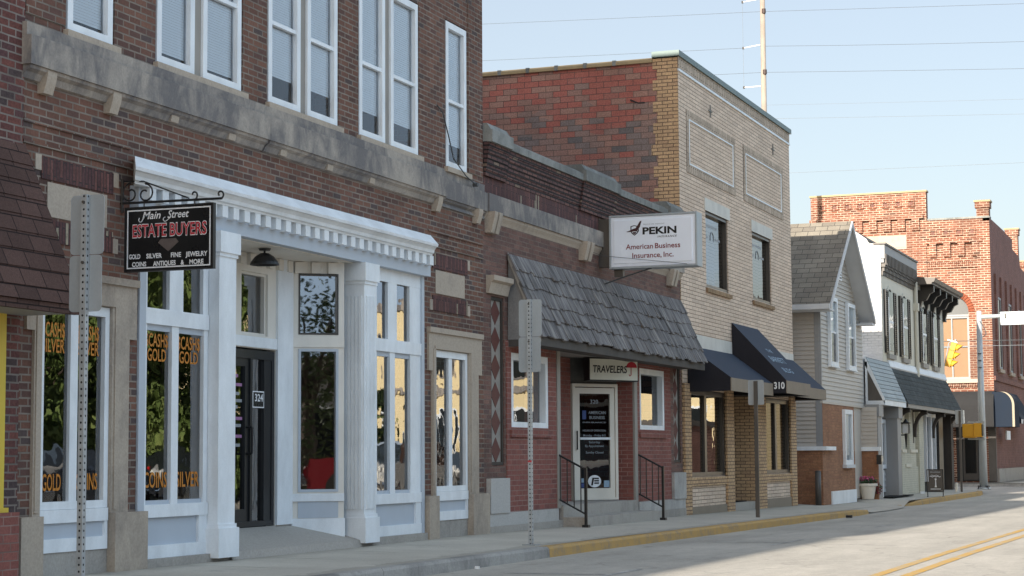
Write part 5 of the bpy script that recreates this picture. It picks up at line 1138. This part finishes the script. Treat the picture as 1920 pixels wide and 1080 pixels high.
mb = MB(); mb.box(F0, 69.56, 69.9, 2.0, 2.5, .84, 1.12, 'signal_yellow'); mb.box(F0, 69.56, 69.96, 2.04, 2.46, 1.12, 1.16, 'black_metal'); mb.build('visor', pd_, bevel=.02)
for z in (2.54, 1.94): mb = MB(); mb.box(F0, 69.8, 69.86, z-.03, z+.03, .6, 1.2, 'aluminium'); mb.build('clamp', pd_)
# span wire and three-section signal head swinging from it
sg = thing('traffic_signal', (76, .78, 4.8), 'yellow three lens traffic signal hanging tilted from span wires', 'signal')
ax = Vector((0, -.32, 1)).normalized(); nx_ = Vector((0, -1, -.32)).normalized(); c0 = Vector((76, .93, 4.85))
class Tilt:
    def P(s, u, v, w=0.0): return c0+Vector((1, 0, 0))*u+ax*v+nx_*w
TF = Tilt(); mb = MB()
for k in range(3): mb.box(TF, -.17, .17, .33*k, .33*k+.315, -.10, .12, 'signal_yellow')
mb.build('housing', sg, bevel=.02)
for k in range(3):
    q = MB(); n = 10; zc = .33*k+.16
    for i in range(n):
        a0, a1 = -.25*PI_+1.5*PI_*i/n, -.25*PI_+1.5*PI_*(i+1)/n
        def vp(a, w, sc=1): return TF.P(.145*math.cos(a), zc+.145*math.sin(a), w)
        l0, l1 = .12+.22*max(.35, (1+math.sin(a0))/2), .12+.22*max(.35, (1+math.sin(a1))/2)
        q.poly([vp(a0, .12), vp(a1, .12), vp(a1, l1), vp(a0, l0)], 'signal_yellow')
    q.build('visor', sg); q = MB(); q.cyl(TF.P(0, zc, .115), TF.P(0, zc, .135), .13, .13, 'signal_lens', 16); q.build('lens', sg)
q = MB(); q.tube([TF.P(0, 1.0, 0), TF.P(0, 1.13, 0)], .04, 'galvanised'); q.box(TF, -.05, .05, 1.0, 1.04, -.3, .1, 'galvanised'); q.tube([TF.P(0, -.02, -.12), TF.P(0, .9, -.22), TF.P(0, 1.06, -.1)], .02, 'aluminium'); q.build('hanger', sg)
def cable(pts, r, mat, sag, label, group=None):
    q = MB(); a, b = Vector(pts[0]), Vector(pts[1]); P = [a.lerp(b, k/14)-Vector((0, 0, sag*4*(k/14)*(1-k/14))) for k in range(15)]
    q.tube(P, r, mat, 5); return tag(q.build('overhead_wire'), label, 'wire', group)
cable([(76, 9, 6.1), (76, -13, 6.05)], .014, 'wire', .25, 'upper span wire holding the tilted yellow traffic signal', 'span wires at the crossing')
cable([(76.05, 9, 5.9), (76.05, -13, 5.85)], .010, 'wire_pale', .25, 'lower span wire below the tilted yellow traffic signal', 'span wires at the crossing')
# ------------------------------------------------------------------ utility pole and its lines
up = thing('utility_pole', (80, 9.12, .1), 'tall tan wooden utility pole rising behind the buff brick building', 'utility pole')
mb = MB(); mb.cyl((80, 9.12, .1), (80, 9.05, 23), .155, .105, 'pole_wood', 14); mb.build('pole', up, True)
for z in (20.75, 18.05):
    q = MB(); q.cyl((79.93, 8.99, z-.1), (79.93, 8.99, z+.1), .09, .09, 'pole_clamp', 14); q.build('clamp', up)
for z0, z1 in ((21.25, 21.32), (19.2, 19.28), (17.45, 17.45)):
    q = MB(); q.cyl((80, 9.2, z1), (80, 9.95, z0), .03, .022, 'letter_white', 8); q.cyl((80, 9.95, z0-.05), (80, 9.95, z0+.05), .045, .045, 'steel_dark', 8); q.build('insulator_arm', up)
q = MB(); q.tube([(80, 9.95, 21.25), (80, 9.96, 19.2), (80, 9.95, 17.45)], .006, 'wire_pale'); q.build('jumper_wire', up)
for k, (a, b, r, m, lb) in enumerate((((80, 60, 23.6), (80, 9.06, 20.75), .007, 'wire', 'topmost overhead wire left of the utility pole'), ((80, 9.06, 20.75), (80, -40, 18.2), .007, 'wire', 'topmost overhead wire right of the utility pole'),
        ((80, 60, 21.5), (80, 9.95, 19.2), .007, 'wire', 'second overhead wire left of the utility pole'), ((80, 9.2, 19.22), (80, -40, 17.6), .007, 'wire', 'second overhead wire right of the utility pole'),
        ((80, 60, 20.2), (80, 9.06, 18.05), .007, 'wire', 'third overhead wire left of the utility pole'), ((80, 9.06, 18.05), (80, -40, 15.3), .007, 'wire', 'third overhead wire right of the utility pole'),
        ((80, 9.06, 16.6), (80, -40, 14.6), .005, 'wire_pale', 'faint upper overhead wire right of the buff building roof'), ((80, 9.06, 16.0), (80, -40, 13.9), .006, 'wire_pale', 'faint lower overhead wire right of the buff building roof'),
        ((80, 30, 14.0), (80, -40, 13.0), .006, 'wire_pale', 'lowest faint overhead wire above the orange brick block'))):
    cable([a, b], r, m, .55 if k in (3,) else .15, lb, 'overhead wires')

# ------------------------------------------------------------------ small street things
bo = MB(); x, y = 46.85, .02
bo.cyl((x, y, .1), (x, y, .97), .075, .075, 'steel_dark', 16); bo.cyl((x, y, .97), (x, y, 1.0), .075, .05, 'steel_dark', 16); tag(bo.build('bollard', None, True), 'dark steel pipe bollard at the corner of the orange brick house front', 'bollard')
fp = thing('flower_pot', (53.0, .0, .18), 'cream flower pot of pink and red flowers by the grey porch post', 'flower pot')
PX, PY = 52.45, -.17
mb = MB(); mb.lathe((PX, PY, .17), [(0, .0), (.165, .0), (.235, .36), (.275, .365), (.275, .43), (.24, .43), (.22, .36), (0, .36)], 'plastic_white', 24); mb.build('pot', fp, True)
rnd = random.Random(11)
def blob_leaves(name, par, mat, c, rad, n, s, flat_=0.6):
    mb = MB()
    for _ in range(n):
        while 1:
            p = Vector((rnd.uniform(-1, 1), rnd.uniform(-1, 1), rnd.uniform(-1, 1)))
            if p.length < 1: break
        p = Vector((p.x*rad[0], p.y*rad[1], p.z*rad[2]))+Vector(c); a = Vector((rnd.gauss(0, 1), rnd.gauss(0, 1), rnd.gauss(0, 1))).normalized(); b = a.orthogonal().normalized()
        k = s*rnd.uniform(.6, 1.3); mb.poly([p-a*k, p+b*k*flat_, p+a*k, p-b*k*flat_], mat)
    return mb.build(name, par)
blob_leaves('leaves', fp, 'pot_leaf', (PX, PY, .66), (.27, .27, .10), 220, .035); blob_leaves('leaves', fp, 'pot_leaf', (PX+.1, PY-.26, .45), (.12, .12, .18), 90, .03)
blob_leaves('flowers', fp, 'flower_pink', (PX, PY+.05, .74), (.26, .24, .07), 120, .03); blob_leaves('flowers', fp, 'flower_red', (PX+.1, PY-.27, .46), (.12, .12, .18), 90, .03); blob_leaves('flowers', fp, 'flower_red', (PX-.1, PY+.28, .55), (.1, .1, .12), 50, .03)
mb = MB(); mb.box(F0, 53.9, 57.4, .17, .20, .12, .62, 'mat_black'); tag(mb.build('door_mat'), 'black rubber mat on the pavement before the small porch', 'mat')
mb = MB(); mb.box(F0, 38.5, 39.9, .40, .415, -.7, -.1, 'mat_black'); tag(mb.build('door_mat'), 'dark mat in the doorway between the navy awnings', 'mat')
ab = thing('pavement_sign', (57, -1.33, .14), 'black framed pavement sign board with white lamp drawing', 'sign')
FA = Fr((57.0, -1.08, 0), -90); z0 = .14
mb = MB(); mb.ring(FA, .0, .49, .28, .95, .028, -.02, .02, 'black_metal')
for u in (.02, .47):
    mb.tube([FA.P(u, .28, 0), FA.P(u, .17, .0), FA.P(u, .15, .10)], .013, 'black_metal'); mb.tube([FA.P(u, .17, 0), FA.P(u, .15, -.12)], .013, 'black_metal')
mb.build('stand', ab)
mb = MB(); mb.box(FA, .05, .46, .32, .92, -.012, .012, 'steel_dark'); mb.build('board', ab)
q = MB()
rr = random.Random(2)
q.plate(FA, [(.225, .42), (.295, .42), (.28, .46), (.272, .62), (.285, .64), (.285, .68), (.235, .68), (.235, .64), (.248, .62), (.24, .46)], .012, .016, 'letter_white')
for u in [.11+.033*k for k in range(9)]: q.box(FA, u, u+.022, .845, .875+rr.uniform(0, .01), .012, .015, 'letter_grey'); q.box(FA, u, u+.025, .355, .38, .012, .015, 'letter_white')
q.tube([FA.P(.09+.035*k, .735+.02*math.sin(k*2.1), .016) for k in range(10)], .010, 'letter_white'); q.build('board_drawing', ab); q = MB(); q.tube([FA.P(.14+.035*k, .765+.015*math.sin(k*1.7+1), .016) for k in range(7)], .006, 'letter_white'); q.build('board_drawing', ab)
mb = MB(); mb.plate(Fr((0, 0, 0)), [(39.0, .09), (39.08, .085), (39.12, .12), (39.07, .145), (39.01, .13)], 2.2, 2.32, 'rubber'); tag(mb.build('litter'), 'small black scrap lying on the road by the yellow kerb', 'litter')
mb = MB(); mb.ext([(19.05, -2.12, .165), (19.10, -2.10, .165), (19.09, -2.16, .165), (19.06, -2.17, .165)], (0, 0, .03), 'letter_white'); tag(mb.build('litter'), 'small white scrap in the gutter by the grey kerb', 'litter', None)
mb = MB(); blob = [(60.4, -.35), (60.6, -.3), (60.65, -.42), (60.5, -.48)]
mb.ext([(x, y, .16) for x, y in blob], (0, 0, .07), 'letter_white'); tag(mb.build('paper_scrap'), 'crumpled white paper on pavement by the cream shop wall', 'litter')

# ------------------------------------------------------------------ what the windows mirror: the other side of the street
ob = thing('brick_building', (28, -22, .3), 'low brown shop with canopy across the street, mirrored in the office door glass', 'building')
FO = Fr((36, -16.5, 0), 180)
mb = MB(); mb.box(FO, 0, 16, .1, 5.2, -10, 0, 'brick_brown'); mb.box(FO, -.1, 16.1, 5.2, 5.5, -10, .1, 'limestone'); mb.build('wall', ob)
mb = MB(); mb.box(FO, .5, 15.5, 3.0, 3.4, 0, 1.4, 'soffit_grey'); mb.build('canopy', ob)
for k in range(3): window(ob, FO, 1+k*5, 5+k*5, .8, 2.8, .1, .05, .02, 'white_paint', gl='glass_far')
oc = thing('corner_building', (92, -27, .2), 'cream sunlit corner building mirrored in the shop windows', 'building')
FOc = Fr((88, 0, 0), -90)
mb = MB(); mb.box(FOc, 12.5, 46, .1, 8.9, -20, 0, 'stucco_cream'); mb.box(FOc, 12.3, 46, 8.9, 9.3, -20, .25, 'limestone'); mb.box(FOc, 12.5, 46, 4.6, 4.9, 0, .15, 'limestone'); mb.build('wall', oc)
for k in range(7):
    u = 15+k*4.3
    f = MB(); f.plate(FOc, arch_pts(u, .7, 5.3, 7.4, .65), 0, .06, 'limestone'); f.plate(FOc, arch_pts(u, .55, 5.42, 7.4, .5), .06, .065, 'car_glass'); f.build('window', oc)
    f = MB(); f.ring(FOc, u-1.2, u+1.2, .9, 3.8, .12, 0, .08, 'white_paint'); f.box(FOc, u-.05, u+.05, 1, 3.7, 0, .07, 'white_paint'); f.poly([FOc.P(u-1.1, 1, .02), FOc.P(u+1.1, 1, .02), FOc.P(u+1.1, 3.7, .02), FOc.P(u-1.1, 3.7, .02)], 'car_glass'); f.build('shop_window', oc)
lw = thing('garage', (83, -15.5, .2), 'low red brown garage mirrored low in the buff building windows', 'garage')
mb = MB(); FL = Fr((79, 0, 0), -90); mb.box(FL, 12.4, 20.5, .1, 2.7, -5, 0, 'brick_far_side'); mb.box(FL, 12.3, 20.6, 2.7, 2.95, -5.1, .15, 'steel_dark'); mb.build('wall', lw)
for k in range(3): mb = MB(); mb.ring(FL, 13+k*2.5, 15+k*2.5, .3, 2.3, .12, 0, .05, 'white_paint'); mb.box(FL, 13.12+k*2.5, 14.88+k*2.5, .3, 2.18, 0, .02, 'dark_timber'); mb.build('door', lw)
o3 = thing('stucco_building', (-2, -30, .3), 'grey stucco shop far across the street, mirrored in the splayed entrance window', 'building')
mb = MB(); mb.box(Fr((10, -26, 0), 180), 0, 26, .1, 4.2, -8, 0, 'stucco'); mb.box(Fr((10, -26, 0), 180), -.1, 26.1, 4.2, 4.5, -8, .15, 'limestone'); mb.build('wall', o3)
for k in range(5): window(o3, Fr((10, -26, 0), 180), 1+k*5, 4.5+k*5, .9, 3.0, .1, .05, .02, 'white_paint', gl='glass_far')
def car(label, x, y, rz, paint_, kind='car', group='cars parked across the street'):
    t = thing('parked_car', (x, y, zf(x)-.05 if y < -12 else zf(x)-.18), label, {'pickup': 'pickup', 'van': 'van'}.get(kind, 'car'), group)
    L, W2 = 4.7, .9
    if kind == 'van': low = [(-2.35, .35), (2.35, .35), (2.4, .75), (2.1, .98), (1.35, 1.05), (-2.3, 1.05), (-2.4, .7)]; top = [(1.4, 1.03), (.55, 1.62), (.1, 1.70), (-1.9, 1.68), (-2.28, 1.03)]
    elif kind == 'pickup': low = [(-2.7, .45), (2.6, .45), (2.65, .8), (2.5, 1.08), (1.2, 1.15), (-.9, 1.15), (-2.7, 1.15)]; top = [(1.25, 1.13), (.7, 1.72), (-.6, 1.76), (-.95, 1.13)]
    else: low = [(-2.3, .32), (2.3, .32), (2.35, .6), (2.1, .85), (1.1, .95), (-1.6, .97), (-2.3, .9)]; top = [(1.15, .94), (.35, 1.38), (-.9, 1.40), (-1.65, .96)]
    c, s = math.cos(rz), math.sin(rz); b = Vector(t.location)
    def T(px, py, pz): return b+Vector((c*px-s*py, s*px+c*py, pz))
    def loft(pr, ws, mat, mb):
        for sy in (-1, 1): mb.poly([T(px, sy*wf(pz), pz) for px, pz in (pr if sy < 0 else pr[::-1]) for wf in [ws]], mat)
        for (xa, za), (xb, zb) in zip(pr, pr[1:]+pr[:1]): mb.poly([T(xa, -ws(za), za), T(xa, ws(za), za), T(xb, ws(zb), zb), T(xb, -ws(zb), zb)], mat)
    mb = MB(); loft(low, lambda z: W2-.06*abs(z-.7), paint_, mb); mb.build('body', t, bevel=.06)
    mb = MB(); zmax = max(z for _, z in top); z0_ = top[0][1]
    loft([(px, pz) for px, pz in top], lambda z: W2-.04-.22*(z-z0_)/(zmax-z0_), 'car_glass', mb)
    mb.build('windows', t)
    mb = MB(); tp_ = [p for p in top[1:-1]]; ws = lambda z: W2-.03-.22*(z-z0_)/(zmax-z0_)
    mb.poly([T(px, sy*ws(pz), pz+.012) for (px, pz), sy in [(tp_[0], -1), (tp_[0], 1)]+[(p, 1) for p in tp_[1:]]+[(p, -1) for p in tp_[:0:-1]]], paint_)
    for px in (.0, -1.0):
        mb.poly([T(px, -W2+.025, z0_), T(px+.12, -W2+.025, z0_), T(px+.1, -ws(zmax)-.01, zmax), T(px-.02, -ws(zmax)-.01, zmax)], paint_); mb.poly([T(px, W2-.025, z0_), T(px+.12, W2-.025, z0_), T(px+.1, ws(zmax)+.01, zmax), T(px-.02, ws(zmax)+.01, zmax)], paint_)
    mb.build('roof', t)
    wr_ = .42 if kind == 'pickup' else .33
    for px in (1.55, -1.5):
        for sy in (-1, 1):
            mb = MB(); mb.cyl(T(px, sy*(W2-.2), wr_), T(px, sy*(W2+.01), wr_), wr_, wr_, 'rubber', 20); wo_ = mb.build('wheel', t)
            mb = MB(); mb.cyl(T(px, sy*(W2+.01), wr_), T(px, sy*(W2+.02), wr_), .23, .2, 'chrome', 14); mb.build('rim', wo_)
    for sy in (-1, 1):
        mb = MB(); mb.cyl(T(low[3][0]-.05, sy*.68, .84), T(low[2][0]+.06, sy*.68, .82), .15, .13, 'headlamp', 12); mb.build('headlight', t)
        mb = MB(); mb.box(Fr(T(low[0][0]-.0, sy*.75, 0), math.degrees(rz)+90), -.1, .1, .75, 1.0, -.05, .05, 'tail_red'); mb.build('tail_light', t)
    mb = MB()
    for q_ in range(4): mb.cyl(T(low[2][0]+.0, -.48, .66+q_*.06), T(low[2][0]+.0, .48, .66+q_*.06), .018, .018, 'chrome', 6)
    mb.build('grille', t)
    mb = MB(); bz, br_ = (.62, .12) if kind == 'pickup' else (.5, .07); mb.cyl(T(low[2][0]+.05, -.9, bz), T(low[2][0]+.05, .9, bz), br_, br_, 'chrome', 10); mb.build('bumper', t)
car('silver minivan mirrored in the right shop window', 49.9, -12.9, PI_, 'car_silver', 'van'); car('pale silver car mirrored in the narrow right shop window', 55.3, -12.9, PI_, 'car_silver')
car('dark blue car mirrored in the left coin shop windows', 33.2, -12.9, PI_, 'car_dark'); car('dark sedan mirrored in the coin shop windows lettered gold', 38.4, -12.9, PI_, 'car_dark')
car('white car mirrored in the office door glass', 31.0, -13.0, 0, 'car_white', 'van'); car('red pickup mirrored in the splayed entrance window', 10.5, -13.4, PI_, 'car_red', 'pickup')
def tree(x, y, h, r, n, label, seed, mat='leaf_green', z0=.25, ls=1.0):
    rnd = random.Random(seed); t = thing('tree' if h > 4 else 'shrub', (x, y, z0), label, 'tree' if h > 4 else 'shrub', 'trees across the street' if h > 4 else 'shrubs of the mirrored hedge')
    mb = MB(); top = Vector((x+rnd.uniform(-.3, .3), y, z0+h*.55)); mb.cyl((x, y, z0), top, .28, .15, 'bark', 10); cl = []
    for k in range(9):
        a = k*2.4+rnd.uniform(-.4, .4); s0 = Vector((x, y, z0)).lerp(top, rnd.uniform(.5, 1)); e = Vector((x, y, z0+h*rnd.uniform(.5, .92)))+Vector((math.cos(a), math.sin(a), 0))*r*rnd.uniform(.35, .8); mb.cyl(s0, e, .09, .03, 'bark', 6); cl.append(e)
    mb.build('trunk', t)
    for k in range(16):
        a = rnd.uniform(0, 6.28); rr = r*math.sqrt(rnd.random()); cl.append(Vector((x+rr*math.cos(a), y+rr*math.sin(a), z0+h*rnd.uniform(.16, .97)*(1-.2*rr/r))))
    mb = MB()
    for _ in range(n):
        c = rnd.choice(cl); p = c+Vector((rnd.gauss(0, .42), rnd.gauss(0, .42), rnd.gauss(0, .34)))*r*.42; a = Vector((rnd.gauss(0, 1), rnd.gauss(0, 1), rnd.gauss(0, .7))).normalized(); b = a.orthogonal().normalized(); k = rnd.uniform(.09, .2)*ls
        mb.poly([p-a*k, p+b*k*.6, p+a*k, p-b*k*.6], mat)
    mb.build('crown', t)
for k in range(11):
    tree(37.5+k*2.0, -17.6-(k%3)*.5, 2.6+(k%2)*.5, 1.3, 1500, 'clipped green shrub in the mirrored hedge across the street', 40+k)
for x, y, h, r, n, lb, sd in ((62, -36, 13, 6.5, 12000, 'farthest green tree in the mirrored row', 9), (52, -34, 13, 6.5, 12000, 'green tree at the back of the mirrored group', 10), (43, -20, 10, 5.2, 20000, 'broad green tree mirrored in the leftmost shop windows', 1), (50.5, -21.5, 11, 5.2, 20000, 'tall green tree mirrored in the coin window panes', 2), (47, -29, 12, 6, 14000, 'green tree standing behind the mirrored pair', 3), (57.5, -27, 12, 6, 14000, 'farther green tree right of the mirrored pair', 4), (38, -26, 11, 5.4, 13000, 'green tree beside the low brown shop across the street', 5), (1.5, -19.3, 6.0, 3.2, 6500, 'leafy tree mirrored in the splayed entrance window', 6), (63.5, -20.6, 4.2, 1.1, 4500, 'small dark conifer like shrub mirrored in the right shop window', 8)):
    tree(x, y, h, r, n, lb, sd, 'leaf_dark' if sd in (6, 8) else 'leaf_green', ls=.5 if sd == 6 else 1.0)
# taller blocks further left along the row, whose shade falls across the street
for x0, x1, h, lb in ((-34, -17.2, 8.2, 'low brick row building left outside the view'), (-17.1, -3.2, 11.9, 'taller brick row building left outside the view')):
    t = thing('brick_building', ((x0+x1)/2, 0, .3), lb, 'building'); mb = MB(); mb.box(F0, x0, x1, .1, h, -12, 0, 'brick_neighbour'); mb.box(F0, x0-.05, x1+.05, h, h+.2, -12, .15, 'limestone'); mb.build('wall', t)
    k = x0+1.5
    while k < x1-1.5:
        for z in (1.0, 4.6)+((8.0,) if h > 10 else ()): window(t, F0, k, k+1.2, z, z+2, .08, .06, .02, 'white_paint', gl='glass_far')
        k += 2.6
